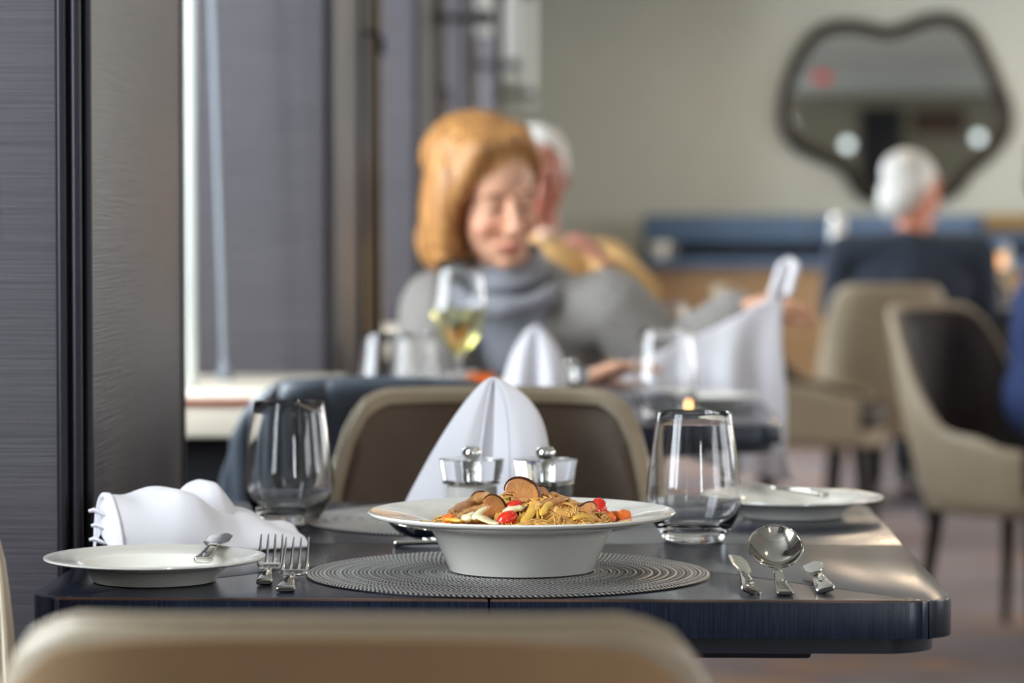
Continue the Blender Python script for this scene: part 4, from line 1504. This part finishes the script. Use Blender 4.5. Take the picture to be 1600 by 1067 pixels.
# ------------------------------------------------------------------ people
def blob(name, parts, voxel, mats, parent=None, smooth_it=5, colour=None):
    """parts: ('c', p0, r0, p1, r1) tapered limbs or ('e', centre, radii, matrix) ellipsoids, fused into one surface."""
    mb = MB()
    for p in parts:
        if p[0] == 'c':
            _, p0, r0, p1, r1 = p
            p0, p1 = Vector(p0), Vector(p1)
            ax = p1 - p0
            Ln = max(ax.length, 1e-6)
            q = ax.to_track_quat('Z', 'Y').to_matrix().to_4x4()
            prof = [(0, -r0)] + [(r0 * math.cos(a), r0 * math.sin(a)) for a in (-1.1, -0.6)] + [(r0, 0), (r1, Ln)] + [(r1 * math.cos(a), Ln + r1 * math.sin(a)) for a in (0.6, 1.1)] + [(0, Ln + r1)]
            mb.lathe(prof, 20, tuple(p0), M=q)
        else:
            mb.ball(p[1], p[2], 3, p[3] if len(p) > 3 else None)
    o = mb.build(name, mats, parent)
    modded(o, ('REMESH', {'mode': 'VOXEL', 'voxel_size': voxel}), ('SMOOTH', {'factor': 0.5, 'iterations': smooth_it}))
    o.data.shade_smooth()
    if colour:
        n = len(o.data.vertices)
        co = np.empty(n * 3, dtype=np.float32)
        o.data.vertices.foreach_get('co', co)
        co = co.reshape(-1, 3)
        col = colour(co)
        a = o.data.attributes.new('Col', 'FLOAT_COLOR', 'POINT')
        a.data.foreach_set('color', np.concatenate([col, np.ones((n, 1))], 1).astype(np.float32).reshape(-1))
    return o


def head_parts(H, s=1.0, female=True):
    """Parts of a head in its own frame (x right of the head seen from the front mirrored, -y face, z up), placed by matrix H."""
    rot = H.to_3x3()
    P = []

    def e(c, r):
        P.append(('e', H @ (Vector(c) * s), Vector(r) * s, rot))

    def c_(a, ra, b_, rb):
        P.append(('c', H @ (Vector(a) * s), ra * s, H @ (Vector(b_) * s), rb * s))
    e((0, 0.018, 0.030), (0.0745, 0.094, 0.082))
    e((0, -0.022, -0.036), (0.066, 0.066, 0.076))
    e((0, -0.030, -0.075), (0.047, 0.055, 0.042))
    e((0, -0.068, -0.101), (0.021, 0.018, 0.016))
    for q in (-1, 1):
        e((q * 0.036, -0.058, -0.036), (0.028, 0.026, 0.024))
        e((q * 0.030, -0.068, 0.021), (0.026, 0.014, 0.010))
        e((q * 0.031, -0.071, 0.000), (0.0145, 0.0145, 0.0125))
        e((q * 0.0765, 0.012, -0.012), (0.009, 0.021, 0.032))
        e((q * 0.011, -0.101, -0.038), (0.009, 0.010, 0.008))
        e((q * 0.020, -0.080, -0.071), (0.014, 0.010, 0.007))
    c_((0, -0.084, 0.010), 0.0085, (0, -0.108, -0.033), 0.0115)
    e((0, -0.090, -0.066), (0.018, 0.009, 0.006))
    e((0, -0.088, -0.077), (0.019, 0.009, 0.0065))
    return P


def head_colour(H, s, skin, lips, brow, blush):
    Hi = np.array(H.inverted())

    def f(co):
        p = (co @ Hi[:3, :3].T + Hi[:3, 3]) / s
        x, y, z = np.abs(p[:, 0]), p[:, 1], p[:, 2]
        col = np.tile(np.array(skin[:3]), (len(co), 1))

        def mixin(w, c):
            col[:] = col * (1 - w[:, None]) + np.array(c[:3]) * w[:, None]
        face = (np.abs(z) < 0.13) & (y < 0.0) & (x < 0.09)
        w = np.exp(-(((x - 0.040) / 0.020) ** 2 + ((z + 0.040) / 0.020) ** 2)) * face
        mixin(0.5 * w, blush)
        w = np.exp(-((x / 0.022) ** 4 + ((z + 0.0715) / 0.0085) ** 4)) * face * (y < -0.07)
        mixin(0.85 * w, lips)
        w = np.exp(-((x / 0.021) ** 4 + ((z + 0.0715) / 0.0016) ** 2)) * face * (y < -0.07)
        mixin(0.7 * w, [c * 0.35 for c in lips[:3]])
        w = np.exp(-(((x - 0.032) / 0.018) ** 4 + ((z - 0.0235 + 4 * (x - 0.03) ** 2) / 0.0042) ** 2)) * face
        mixin(0.75 * w, brow)
        w = np.exp(-(((x - 0.031) / 0.0145) ** 4 + ((z + 0.0045) / 0.0030) ** 2)) * face
        mixin(0.85 * w, (0.035, 0.02, 0.015))
        w = np.exp(-(((x - 0.031) / 0.019) ** 4 + ((z - 0.001) / 0.010) ** 2)) * face
        mixin(0.28 * w, (0.20, 0.10, 0.075))
        return col
    return f


def hand_parts(W, D, Nn, side=1, curl=0.5, s=1.0, spread=0.0, thumb_curl=0.4):
    """Palm, four unequal bent fingers and a thumb from the side of the palm. W wrist, D towards the fingers, Nn palm normal."""
    D = Vector(D).normalized()
    Nn = (Vector(Nn) - D * Vector(Nn).dot(D)).normalized()
    S = D.cross(Nn) * side
    P = []
    for k, (x, r) in enumerate(((-0.030, 0.0125), (-0.011, 0.0135), (0.010, 0.014), (0.030, 0.013))):
        P.append(('c', W + S * (x * 0.55 * s), 0.016 * s, W + D * (0.082 * s) + S * (x * s), r * 0.85 * s))
    for k, (x, L) in enumerate(((0.031, 0.070), (0.0105, 0.080), (-0.0105, 0.074), (-0.030, 0.058))):
        p = W + D * (0.088 - 0.004 * abs(k - 1.3)) * s + S * (x * s)
        ang = curl * (0.75 + 0.12 * k)
        dirv = (D + S * (spread * (1.5 - k))).normalized()
        rr = 0.0088 if k < 3 else 0.0076
        tot = 0.0
        for j, fl in enumerate((0.45, 0.31, 0.24)):
            tot += ang * (0.9 if j == 0 else 1.0)
            dd = dirv * math.cos(tot) + Nn * math.sin(tot)
            q = p + dd * (L * fl * s)
            P.append(('c', p, rr * (1 - 0.10 * j) * s, q, rr * (0.92 - 0.12 * j) * s))
            p = q
    p = W + D * (0.026 * s) + S * (0.026 * s)
    dd = (D * 0.62 + S * 0.68 + Nn * 0.25).normalized()
    for j, (L, r) in enumerate(((0.040, 0.0125), (0.034, 0.0102), (0.026, 0.0088))):
        q = p + dd * (L * s)
        P.append(('c', p, r * s, q, r * 0.86 * s))
        p = q
        dd = (dd + Nn * thumb_curl * 0.7 + D * 0.25 - S * 0.25).normalized()
    return P


def face_matrix(pos, yaw, pitch, roll):
    """yaw: turns the face towards +x; pitch: bows it; roll: leans the crown towards +x."""
    return Matrix.Translation(pos) @ Matrix.Rotation(yaw, 4, 'Z') @ Matrix.Rotation(roll, 4, 'Y') @ Matrix.Rotation(pitch, 4, 'X')


SK = srgb(214, 162, 132)
LIP = srgb(186, 92, 84)
BR = srgb(120, 84, 60)
BL = srgb(222, 138, 112)

# --- red haired person with the napkin
px_ = lambda x, y, Y: at(x, y, Y)
HS = 1.05
hpos = at(783, 318, 5.72)
hpos.z += 0.018
H1 = face_matrix(hpos + Vector((-0.018, 0.075, -0.003)), R(24), R(15), R(-5))
person = thing('person', 'person with auburn bob and grey knitwear unfolding a white napkin', 'person', (at(790, 500, 5.9).x, 5.95, 0))


def in_frame(parts, o):
    """Shift world-space parts into the frame of thing o (no rotation)."""
    L0 = Vector(o.location)
    out = []
    for p in parts:
        if p[0] == 'c':
            out.append(('c', Vector(p[1]) - L0, p[2], Vector(p[3]) - L0, p[4]))
        else:
            out.append(('e', Vector(p[1]) - L0) + tuple(p[2:]))
    return out


def shifted(H, o):
    return Matrix.Translation(-Vector(o.location)) @ H


nb_ = at(792, 448, 5.86)                     # base of the neck
shL, shR = at(684, 476, 5.86), at(952, 472, 5.84)
elL, elR = at(664, 640, 5.72), at(1050, 565, 5.86)
wrL, wrR = at(908, 596, 5.62), at(1160, 484, 5.80)
pelvis = Vector((nb_.x - 0.01, 6.0, 0.575))
chest = Vector((nb_.x, 5.93, 0.84))
body = head_parts(H1, HS)
body += [('c', hpos + Vector((-0.012, 0.10, -0.075)), 0.052, nb_ + Vector((0, 0.02, -0.02)), 0.056)]
body += [('e', chest, (0.150, 0.098, 0.16)), ('e', pelvis + Vector((0, 0, 0.06)), (0.15, 0.115, 0.13)), ('c', pelvis + Vector((0, 0, 0.03)), 0.11, chest, 0.12)]
for sh, el, wr in ((shL, elL, wrL), (shR, elR, wrR)):
    body += [('c', nb_ + Vector((0, 0.03, -0.06)), 0.05, sh, 0.050), ('c', sh, 0.048, el, 0.038), ('c', el, 0.037, wr, 0.025)]
for sx in (-1, 1):
    hip, kn, an = pelvis + Vector((sx * 0.09, 0.0, -0.02)), pelvis + Vector((sx * 0.10, -0.40, -0.02)), Vector((pelvis.x + sx * 0.10, pelvis.y - 0.38, 0.085))
    body += [('c', hip, 0.078, kn, 0.052), ('c', kn, 0.050, an, 0.034), ('c', an + Vector((0, 0.03, -0.045)), 0.036, an + Vector((0, -0.13, -0.055)), 0.028)]
dL = (at(990, 568, 5.62) - wrL)
body += hand_parts(wrL, dL, Vector((0.0, -0.25, -1.0)), side=1, curl=0.30, s=0.92, thumb_curl=0.2)
dR = (at(1246, 466, 5.755) - wrR)
body += hand_parts(wrR, dR, Vector((0.1, -0.30, -1.0)), side=1, curl=0.62, s=0.98, thumb_curl=0.3)
Hl = shifted(H1, person)
blob('body', in_frame(body, person), 0.0042, M['skin'], person, 4, head_colour(Hl, HS, SK, LIP, BR, BL))

# sweater with cowl neck
V3 = Vector
sw = [('e', chest + V3((0, -0.008, 0)), (0.168, 0.120, 0.175)), ('c', pelvis + V3((0, -0.005, 0.04)), 0.125, chest, 0.140), ('e', pelvis + V3((0, 0, 0.05)), (0.168, 0.135, 0.125)),
      ('c', nb_ + V3((0, 0.02, -0.075)), 0.080, nb_ + V3((-0.004, 0.004, 0.015)), 0.064)]
for sh in (shL, shR):
    sw += [('c', nb_ + V3((0, 0.03, -0.06)), 0.062, sh + V3((0, 0, -0.006)), 0.060)]
blob('sweater', in_frame(sw, person), 0.006, M['sweater'], person, 6)
cw = MB()
n0 = nb_ - V3(person.location) + V3((-0.004, -0.010, 0.036))
for dz, rx, ry, rad in ((0.030, 0.062, 0.064, 0.011), (0.006, 0.074, 0.078, 0.013), (-0.034, 0.100, 0.104, 0.020)):
    pts_ = []
    for i in range(41):
        a = 2 * PI * i / 40
        fr_ = max(0, -math.sin(a))
        pts_.append(n0 + V3((rx * math.cos(a), 0.012 + ry * math.sin(a) - 0.010 * fr_, dz - 0.038 * fr_ + 0.014 * max(0, math.sin(a)))))
    cw.tube(pts_, [rad * (1 + 0.10 * math.sin(i * 0.9)) for i in range(41)], 12, caps=False)
cowl = cw.build('cowl_collar', M['sweater'], person)
modded(cowl, ('REMESH', {'mode': 'VOXEL', 'voxel_size': 0.004}), ('SMOOTH', {'factor': 0.5, 'iterations': 2}))
cowl.data.shade_smooth()
# open tweed cardigan with sleeves
cd = [('e', chest + V3((0, 0.004, 0.0)), (0.188, 0.128, 0.178)), ('c', pelvis + V3((0, 0, 0.05)), 0.14, chest, 0.155), ('e', pelvis + V3((0, 0.0, 0.05)), (0.188, 0.145, 0.125))]
for sh, el, wr, k in ((shL, elL, wrL, 0.80), (shR, elR, wrR, 0.88)):
    we = el.lerp(wr, k)
    cd += [('c', nb_ + V3((0, 0.045, -0.068)), 0.062, sh + V3((0, 0, -0.010)), 0.064), ('c', sh + V3((0, 0, -0.006)), 0.066, el, 0.055), ('c', el, 0.055, we, 0.042)]
card = blob('cardigan', in_frame(cd, person), 0.006, M['tweed'], person, 6)
bm = bmesh.new()
bm.from_mesh(card.data)
lx, lz = (nb_ - V3(person.location)).x, nb_.z
kill = []
for v in bm.verts:
    x, y, z = v.co.x - lx, v.co.y, v.co.z
    down = (nb_.z + 0.05 - z)
    left_edge = -0.078 + 0.30 * max(0, down - 0.10)       # diagonal lapel from the lit shoulder
    right_edge = 0.074 - 0.02 * down
    if y < -0.005 and left_edge < x < right_edge and down > -0.1 and z > pelvis.z:
        kill.append(v)
    elif abs(x) < 0.070 and z > nb_.z - 0.055:
        kill.append(v)
bmesh.ops.delete(bm, geom=kill, context='VERTS')
bm.to_mesh(card.data)
bm.free()
modded(card, ('SOLIDIFY', {'thickness': 0.008, 'offset': 1.0}), ('SMOOTH', {'factor': 0.4, 'iterations': 2}))
card.data.shade_smooth()
# trousers
tr = []
for sx in (-1, 1):
    hip, kn, an = pelvis + V3((sx * 0.09, 0.0, -0.02)), pelvis + V3((sx * 0.10, -0.40, -0.02)), V3((pelvis.x + sx * 0.10, pelvis.y - 0.38, 0.12))
    tr += [('c', hip, 0.090, kn, 0.064), ('c', kn, 0.062, an, 0.048)]
blob('trousers', in_frame(tr, person), 0.012, M['trouser'], person, 3)


def shoes(feet, t):
    for an in feet:
        heel, toe = an + V3((0, 0.035, -0.045)), an + V3((0, -0.155, -0.055))
        blob('shoe', [('c', heel, 0.040, an + V3((0, -0.05, -0.040)), 0.043), ('c', an + V3((0, -0.05, -0.042)), 0.042, toe, 0.029), ('c', an + V3((0, 0.01, 0.0)), 0.042, heel, 0.040)], 0.008, M['shoe'], t, 3)


shoes([V3((pelvis.x + sx * 0.10, pelvis.y - 0.38, 0.085)) - V3(person.location) for sx in (-1, 1)], person)
# auburn bob
def hair_blob(name, H, s, parts, m, parent, voxel=0.005, groove=0.0035, freq=70):
    rot = H.to_3x3()
    P = []
    for p in parts:
        if p[0] == 'e':
            R3 = rot @ (Euler(p[3]).to_matrix() if len(p) > 3 else Matrix.Identity(3))
            P.append(('e', H @ (V3(p[1]) * s), V3(p[2]) * s, R3))
        else:
            P.append(('c', H @ (V3(p[1]) * s), p[2] * s, H @ (V3(p[3]) * s), p[4] * s))
    o = blob(name, P, voxel, m, parent, 5)
    Hi = H.inverted()
    nrm = [v.normal.copy() for v in o.data.vertices]
    for v, nn in zip(o.data.vertices, nrm):
        q = Hi @ v.co / s
        az = math.atan2(q.x, -q.y - 0.02)
        w = noise.noise(V3((az * 9, q.z * 6, 3.1))) + 0.5 * noise.noise(V3((az * 26, q.z * 9, 8.7)))
        v.co += nn * groove * w
    o.data.update()
    return o


hair_blob('hair', Hl, HS, [
    ('e', (-0.016, 0.042, 0.066), (0.102, 0.106, 0.082)),                 # crown
    ('e', (-0.012, 0.062, 0.000), (0.094, 0.080, 0.105)),                 # back
    ('e', (-0.100, 0.008, -0.010), (0.030, 0.062, 0.108), (0, R(4), 0)),  # curtain on the lit side
    ('e', (-0.098, -0.002, -0.070), (0.028, 0.045, 0.066), (0, R(-6), 0)),
    ('e', (-0.092, 0.030, -0.085), (0.038, 0.052, 0.058)),
    ('e', (0.072, 0.034, 0.022), (0.022, 0.052, 0.056)),
    ('e', (-0.048, 0.050, -0.085), (0.055, 0.048, 0.058)),
    ('c', (0.034, -0.030, 0.112), 0.026, (-0.050, -0.042, 0.100), 0.026),  # fringe swept across
    ('c', (-0.050, -0.042, 0.100), 0.026, (-0.086, -0.034, 0.020), 0.022),
    ('c', (0.034, -0.030, 0.112), 0.024, (0.072, -0.022, 0.070), 0.016),
    ('c', (0.072, -0.022, 0.070), 0.016, (0.080, 0.006, 0.030), 0.012),
], M['hair_red'], person)

# napkin held open between both hands
cA = at(905, 592, 5.62)     # cuff of cloth at the lower hand
cB = at(1226, 452, 5.69)    # corner in the raised hand
cC = at(1243, 752, 5.745)
cD = at(1075, 757, 5.66)


def cloth(u, v):
    """u along the taut upper edge, v down the cloth."""
    top = cA.lerp(cB, u)
    top.y = max(top.y, lerp(cA.y, 5.70, sm(u, 0, 0.15)))
    top.z -= 0.018 * math.sin(PI * u)
    low = V3((lerp(cA.x + 0.06, cC.x, u ** 0.8), lerp(5.735, cC.y, u), lerp(0.66, cC.z, u ** 0.6)))
    p = top.lerp(low, v)
    fold = 0.020 * math.sin(u * 15 + v * 1.5) * v ** 0.7 * (0.35 + 0.65 * u)
    p.y += fold + 0.012 * math.sin(u * 31 + v * 3) * v * u
    p.x += 0.010 * math.sin(v * 8 + u * 4) * u * v - 0.012 * math.sin(PI * v) * u
    return p


nk = MB().grid(60, 60, cloth).build('held_napkin', M['linen'], None)
# short corner standing up above the fist
tip = MB().grid(14, 12, lambda u, v: V3((lerp(cB.x - 0.030, cB.x + 0.012, u) + 0.022 * v * (1 - 0.3 * u), cB.y - 0.004 + 0.012 * math.sin(u * PI), cB.z - 0.012 + 0.072 * v * (0.35 + 0.65 * math.sin(PI * (0.25 + 0.5 * u))))))
tipo = tip.build('napkin_corner', M['linen'], nk)
modded(nk, ('SOLIDIFY', {'thickness': 0.002, 'offset': 0}))
modded(tipo, ('SOLIDIFY', {'thickness': 0.012, 'offset': 0}), ('SUBSURF', {'levels': 1}))
tag(nk, 'white napkin stretched open between the hands of the red haired person', 'napkin')


# --- generic seated figure for the people further away
def seated(label, base, yaw, top, cloth_m, hair_m, hair_parts=None, skin=SK, head_yaw=0, head_pitch=0, head_roll=0, lean=0.0, arms=None, s=1.0, voxel=0.008, wide=1.0, head_shift=(0, 0, 0), brow=BR):
    """Facing -y in its own frame; base is the floor point under the hips. arms: list of two (elbow, wrist, finger direction, palm normal)."""
    t = thing('person', label, 'person', base, yaw)
    pel = V3((0, 0, 0.575))
    ch = V3((0, -0.02 - lean * 0.6, 0.86))
    nk_ = V3((0, 0.0 - lean, 1.03)) * 1
    hp = nk_ + V3((0, -0.02, 0.165)) + V3(head_shift)
    H = face_matrix(hp, head_yaw, head_pitch, head_roll)
    sk = head_parts(H, s)
    sk += [('c', hp + V3((0, 0.03, -0.06)), 0.056, nk_ + V3((0, 0.01, -0.03)), 0.060), ('e', ch, (0.165, 0.105, 0.18)), ('c', pel, 0.10, ch, 0.13)]
    cl = [('e', ch, (0.185 * wide, 0.128, 0.19)), ('c', pel + V3((0, 0, 0.03)), 0.125, ch, 0.15), ('e', pel + V3((0, 0, 0.05)), (0.18, 0.14, 0.135)), ('c', nk_ + V3((0, 0.015, -0.07)), 0.085, nk_ + V3((0, 0.012, -0.015)), 0.068)]
    if arms is None:
        arms = [(V3((-0.27, -0.08, 0.76)), V3((-0.16, -0.30, 0.79)), V3((0.3, -1, 0)), V3((0, 0, -1))), (V3((0.27, -0.08, 0.76)), V3((0.16, -0.30, 0.79)), V3((-0.3, -1, 0)), V3((0, 0, -1)))]
    for q, (el, wr, hd, hn) in zip((-1, 1), arms):
        sh = V3((q * 0.185 * wide, 0.0 - lean * 0.9, 0.965))
        sk += [('c', nk_ + V3((0, 0.02, -0.05)), 0.05, sh, 0.05), ('c', sh, 0.050, el, 0.040), ('c', el, 0.038, wr, 0.027)]
        sk += hand_parts(wr, hd, hn, side=q * -1, curl=0.55, s=1.0)
        we = V3(el).lerp(V3(wr), 0.90)
        cl += [('c', nk_ + V3((0, 0.03, -0.06)), 0.066, sh, 0.072), ('c', sh, 0.072, el, 0.058), ('c', el, 0.057, we, 0.042)]
    tr_ = []
    for sx in (-1, 1):
        hip, kn, an = pel + V3((sx * 0.09, -0.02, -0.01)), pel + V3((sx * 0.11, -0.42, -0.01)), V3((sx * 0.11, -0.40, 0.09))
        sk += [('c', hip, 0.078, kn, 0.055), ('c', kn, 0.052, an, 0.036), ('c', an + V3((0, 0.03, -0.045)), 0.038, an + V3((0, -0.15, -0.058)), 0.030)]
        tr_ += [('c', hip, 0.095, kn, 0.068), ('c', kn, 0.066, an + V3((0, 0, 0.03)), 0.052)]
    blob('body', sk, min(voxel, 0.0058), M['skin'], t, 3, head_colour(H, s, skin, LIP, brow, BL))
    blob('jacket' if cloth_m != 'tan_cloth' else 'sweater', cl, voxel, M[cloth_m], t, 5)
    blob('trousers', tr_, 0.014, M['trouser'], t, 3)
    shoes([V3((sx * 0.11, -0.40, 0.09)) for sx in (-1, 1)], t)
    hp_ = hair_parts or [('e', (0, 0.032, 0.050), (0.080, 0.094, 0.074)), ('e', (0, 0.062, -0.010), (0.076, 0.056, 0.070)), ('e', (0.066, 0.030, 0.012), (0.016, 0.048, 0.050)), ('e', (-0.066, 0.030, 0.012), (0.016, 0.048, 0.050))]
    hair_blob('hair', H, s, hp_, M[hair_m], t, 0.006, 0.003)
    return t


# white haired person eating, behind the red haired one
b2 = at(838, 300, 8.25)
P2 = V3((b2.x, 8.28, 0))
hnd = at(935, 402, 8.02) - P2
elb = at(1000, 462, 8.12) - P2
fd = at(905, 378, 7.98) - P2 - hnd
man2 = seated('person with white hair in a tan sweater raising a fork to the mouth', P2, 0, None, 'tan_cloth', 'hair_white', skin=srgb(182, 116, 98), head_yaw=R(6), head_pitch=R(8), s=1.06,
              arms=[(V3((-0.27, -0.08, 0.78)), V3((-0.16, -0.34, 0.80)), V3((0.3, -1, 0)), V3((0, 0, -1))), (elb, hnd + V3((0.035, 0.02, -0.035)), V3((-0.55, -0.2, 0.75)), V3((-0.8, 0, -0.55)))],
              head_shift=(0, 0, 0.012))
fk0 = at(932, 386, 7.98)
fk1 = at(850, 374, 7.98)
t = thing('fork', 'steel fork with a morsel held by the white haired person', 'fork', fk0)
dd = fk1 - fk0
MB().tube([(0.03, 0, -0.004), dd * 0.25, dd * 0.62], [0.0055, 0.0045, 0.0035], 10, flat=0.5).build('handle', M['steel'], t)
MB().tube([dd * 0.60, dd * 0.75, dd * 0.86], [0.0035, 0.012, 0.013], 10, flat=0.2).build('head', M['steel'], t)
for k in range(4):
    MB().tube([dd * 0.84 + V3((0, (k - 1.5) * 0.006, 0)), dd * 1.06 + V3((0, (k - 1.5) * 0.006, 0.002))], [0.0018, 0.001], 8).build('tine', M['steel'], t)
o = MB().ball((0, 0, 0), (0.026, 0.017, 0.015), 3).build('morsel', mat('pink_morsel', srgb(226, 188, 164), 0.6, noise_amt=0.2, noise_scale=80), None, dd * 0.96 + fk0 + V3((0, 0, 0.014)))
tag(o, 'pale pink morsel of food on the raised fork', 'food')

# grey haired person seen from behind
b3 = at(1426, 300, 11.2)
man3 = seated('grey haired person in a dark navy jacket seen from behind below the mirror', (b3.x - 0.01, 11.12, 0), PI, None, 'navy_cloth', 'hair_white', skin=srgb(206, 132, 104), head_yaw=R(-58), head_pitch=R(12), s=1.10, wide=1.30, lean=0.03,
              hair_parts=[('e', (0, 0.034, 0.046), (0.083, 0.094, 0.078)), ('e', (0, 0.060, -0.034), (0.078, 0.058, 0.084)), ('e', (0.068, 0.034, 0.005), (0.018, 0.050, 0.055)), ('e', (-0.068, 0.034, 0.005), (0.018, 0.050, 0.055))], head_shift=(-0.012, 0, 0.002))
# charcoal figure across that table
seated('person in charcoal mostly hidden beyond the grey haired person', (1.31, 12.72, 0), 0, None, 'grey_cloth', 'hair_brown', skin=srgb(206, 140, 118), s=1.0, head_pitch=R(10), head_shift=(-0.03, 0, 0.0))
# blue jacket at the edge of the picture
b5 = at(1645, 520, 8.0)
seated('person in a blue jacket on the dark lined chair at the picture edge', (b5.x + 0.02, 8.08, 0), R(74), None, 'royal_cloth', 'hair_brown', head_pitch=R(10), lean=0.02, wide=1.05, s=1.05,
       arms=[(V3((-0.26, -0.12, 0.74)), V3((-0.14, -0.38, 0.80)), V3((0.3, -1, 0)), V3((0, 0, -1))), (V3((0.26, -0.12, 0.74)), V3((0.14, -0.38, 0.80)), V3((-0.3, -1, 0)), V3((0, 0, -1)))])
# ------------------------------------------------------------------ on the tables behind
def wine_glass(label, loc, s=1.0, wine=True):
    t = thing('wine_glass', label, 'glass', loc)
    outer = [(0, 0.0), (0.036, 0.0), (0.037, 0.0012), (0.030, 0.0028), (0.012, 0.006), (0.0052, 0.013), (0.0042, 0.030), (0.0042, 0.088), (0.0060, 0.096), (0.018, 0.106), (0.034, 0.128), (0.0435, 0.152), (0.0452, 0.166), (0.0425, 0.195), (0.0375, 0.225), (0.0330, 0.249)]
    inner = [(0.0322, 0.249), (0.0366, 0.225), (0.0416, 0.195), (0.0443, 0.166), (0.0426, 0.152), (0.0330, 0.1295), (0.0172, 0.1085), (0.004, 0.101), (0, 0.1005)]
    gb = MB().lathe([(r * s, z * s) for r, z in outer + inner], 64).build('glass_body', M['glass'], t, angle=180)
    if wine:
        w = [(0, 0.1003), (0.004, 0.1008), (0.0173, 0.1083), (0.0331, 0.1293), (0.0427, 0.1518), (0.0444, 0.166), (0.0440, 0.172), (0, 0.172)]
        MB().lathe([(r * s, z * s) for r, z in w], 64).build('wine', M['wine'], gb)
    return t


wg = at(717, 470, 5.30)
wine_glass('tall wine glass of white wine in front of the grey sweater', (wg.x, 5.30, TH), s=1.06)
for px, Y, lab, s in ((606, 5.24, 'stemless glass at the window end of the second table', 1.04), (648, 5.42, 'stemless glass between the window tumbler and the wine glass', 0.98), (1040, 5.20, 'stemless glass in front of the spread napkin', 1.10)):
    p = at(px, 560, Y)
    o = glass1.copy(); COL.objects.link(o)
    o.location = (p.x, Y, TH + 0.0004)
    o.scale = (s, s, s)
    o['label'] = lab
p = at(836, 550, 5.28)
make_standing_napkin('white napkin rolled into a rounded fan before the red haired person', (p.x, 5.30, TH + 0.001), h=at(836, 509, 5.28).z - TH, wl=0.054, wr=0.056, sq=1.2, round_=3.0, left_round=2.4)
# mill with silver knob, orange card, plate and tea light
p = at(892, 575, 5.36)
make_mill('pepper mill with bright knob beside the rounded napkin', (p.x, 5.36, TH), M['pepper'], 'pepper')
p = at(748, 592, 5.40)
t = thing('orange_card', 'small bright orange folded card at the foot of the wine glass', 'card', (p.x, 5.44, TH), 0.25)
a_ = 0.02
MB().add([(-0.024, -a_, 0), (0.024, -a_, 0), (0.024, 0, 0.062), (-0.024, 0, 0.062), (-0.024, -a_ + 0.0015, 0), (0.024, -a_ + 0.0015, 0), (0.024, 0.0, 0.0600), (-0.024, 0.0, 0.0600)], [(0, 1, 2, 3), (7, 6, 5, 4), (0, 4, 5, 1), (1, 5, 6, 2), (3, 7, 4, 0), (2, 6, 7, 3)]).build('front_leaf', M['orange'], t, smooth=False)
MB().add([(-0.024, a_, 0), (0.024, a_, 0), (0.024, 0, 0.062), (-0.024, 0, 0.062), (-0.024, a_ - 0.0015, 0), (0.024, a_ - 0.0015, 0), (0.024, 0.0, 0.0600), (-0.024, 0.0, 0.0600)], [(3, 2, 1, 0), (4, 5, 6, 7), (1, 5, 4, 0), (2, 6, 5, 1), (0, 4, 7, 3), (3, 7, 6, 2)]).build('rear_leaf', M['orange'], t, smooth=False)
p = at(1098, 605, 5.50)
o = plate1.copy(); COL.objects.link(o); o.location = (p.x, 5.48, TH); o['label'] = 'white plate below the spread napkin on the second table'
p = at(1076, 632, 5.12)
t = thing('tea_light', 'tiny glowing tea light near the edge of the second table', 'candle', (p.x, 5.12, TH))
MB().lathe([(0, 0), (0.020, 0), (0.021, 0.002), (0.021, 0.020), (0.0195, 0.020), (0.0195, 0.016), (0, 0.016)], 32).build('cup', M['steel'], t)
MB().lathe([(0, 0.017), (0.003, 0.020), (0.004, 0.024), (0.0028, 0.030), (0, 0.036)], 16).build('flame', M['ember'], t)
# things on the tables further back
p = at(1046, 480, 7.50)
o = glass1.copy(); COL.objects.link(o); o.location = (p.x, 7.50, TH + 0.0004); o['label'] = 'stemless glass on the table of the white haired person'
p = at(1310, 360, 11.72)
t = thing('carafe', 'slim white carafe standing beside the navy shoulder on the far table', 'carafe', (p.x, 11.75, TH))
MB().lathe([(0, 0), (0.042, 0), (0.044, 0.004), (0.045, 0.15), (0.036, 0.20), (0.030, 0.23), (0.030, 0.33), (0.033, 0.345), (0.030, 0.345), (0.027, 0.33), (0, 0.32)], 40).build('body', M['ceramic'], t)
MB().ball((0, 0, 0.345), (0.026, 0.026, 0.02), 2).build('stopper', M['chrome'], t)
p = at(998, 391, 16.15)
t = thing('white_cup', 'white cup on the near end of the banquette ledge', 'cup', (p.x + 0.10, 16.2, 0.885))
MB().lathe([(0, 0), (0.035, 0), (0.05, 0.02), (0.058, 0.085), (0.055, 0.085), (0.047, 0.022), (0, 0.008)], 32).build('cup_body', M['ceramic'], t)
MB().tube([(0.052, 0, 0.07), (0.085, 0, 0.065), (0.085, 0, 0.03), (0.047, 0, 0.022)], 0.006, 8).build('handle', M['ceramic'], t)
p = at(1562, 392, 14.0)
t = thing('candle_lantern', 'small glowing orange candle lantern far beside the blue jacket', 'lamp', (p.x, 14.0, 0.75 + 0.0))
MB().lathe([(0, 0.10), (0.045, 0.10), (0.05, 0.12), (0.05, 0.24), (0.045, 0.24), (0.045, 0.12), (0, 0.12)], 32).build('holder', M['glass'], t)
MB().lathe([(0, 0.122), (0.026, 0.122), (0.026, 0.18), (0, 0.185)], 24).build('candle', M['lantern'], t)
MB().lathe([(0, 0), (0.05, 0), (0.05, 0.01), (0.012, 0.03), (0.012, 0.09), (0.05, 0.10), (0, 0.10)], 24).build('stand', M['brass'], t)
t6 = copy_tree(table2)
t6.location = (p.x + 0.05, 14.0, 0)
t6['label'] = 'farthest dark table, carrying the orange candle lantern'
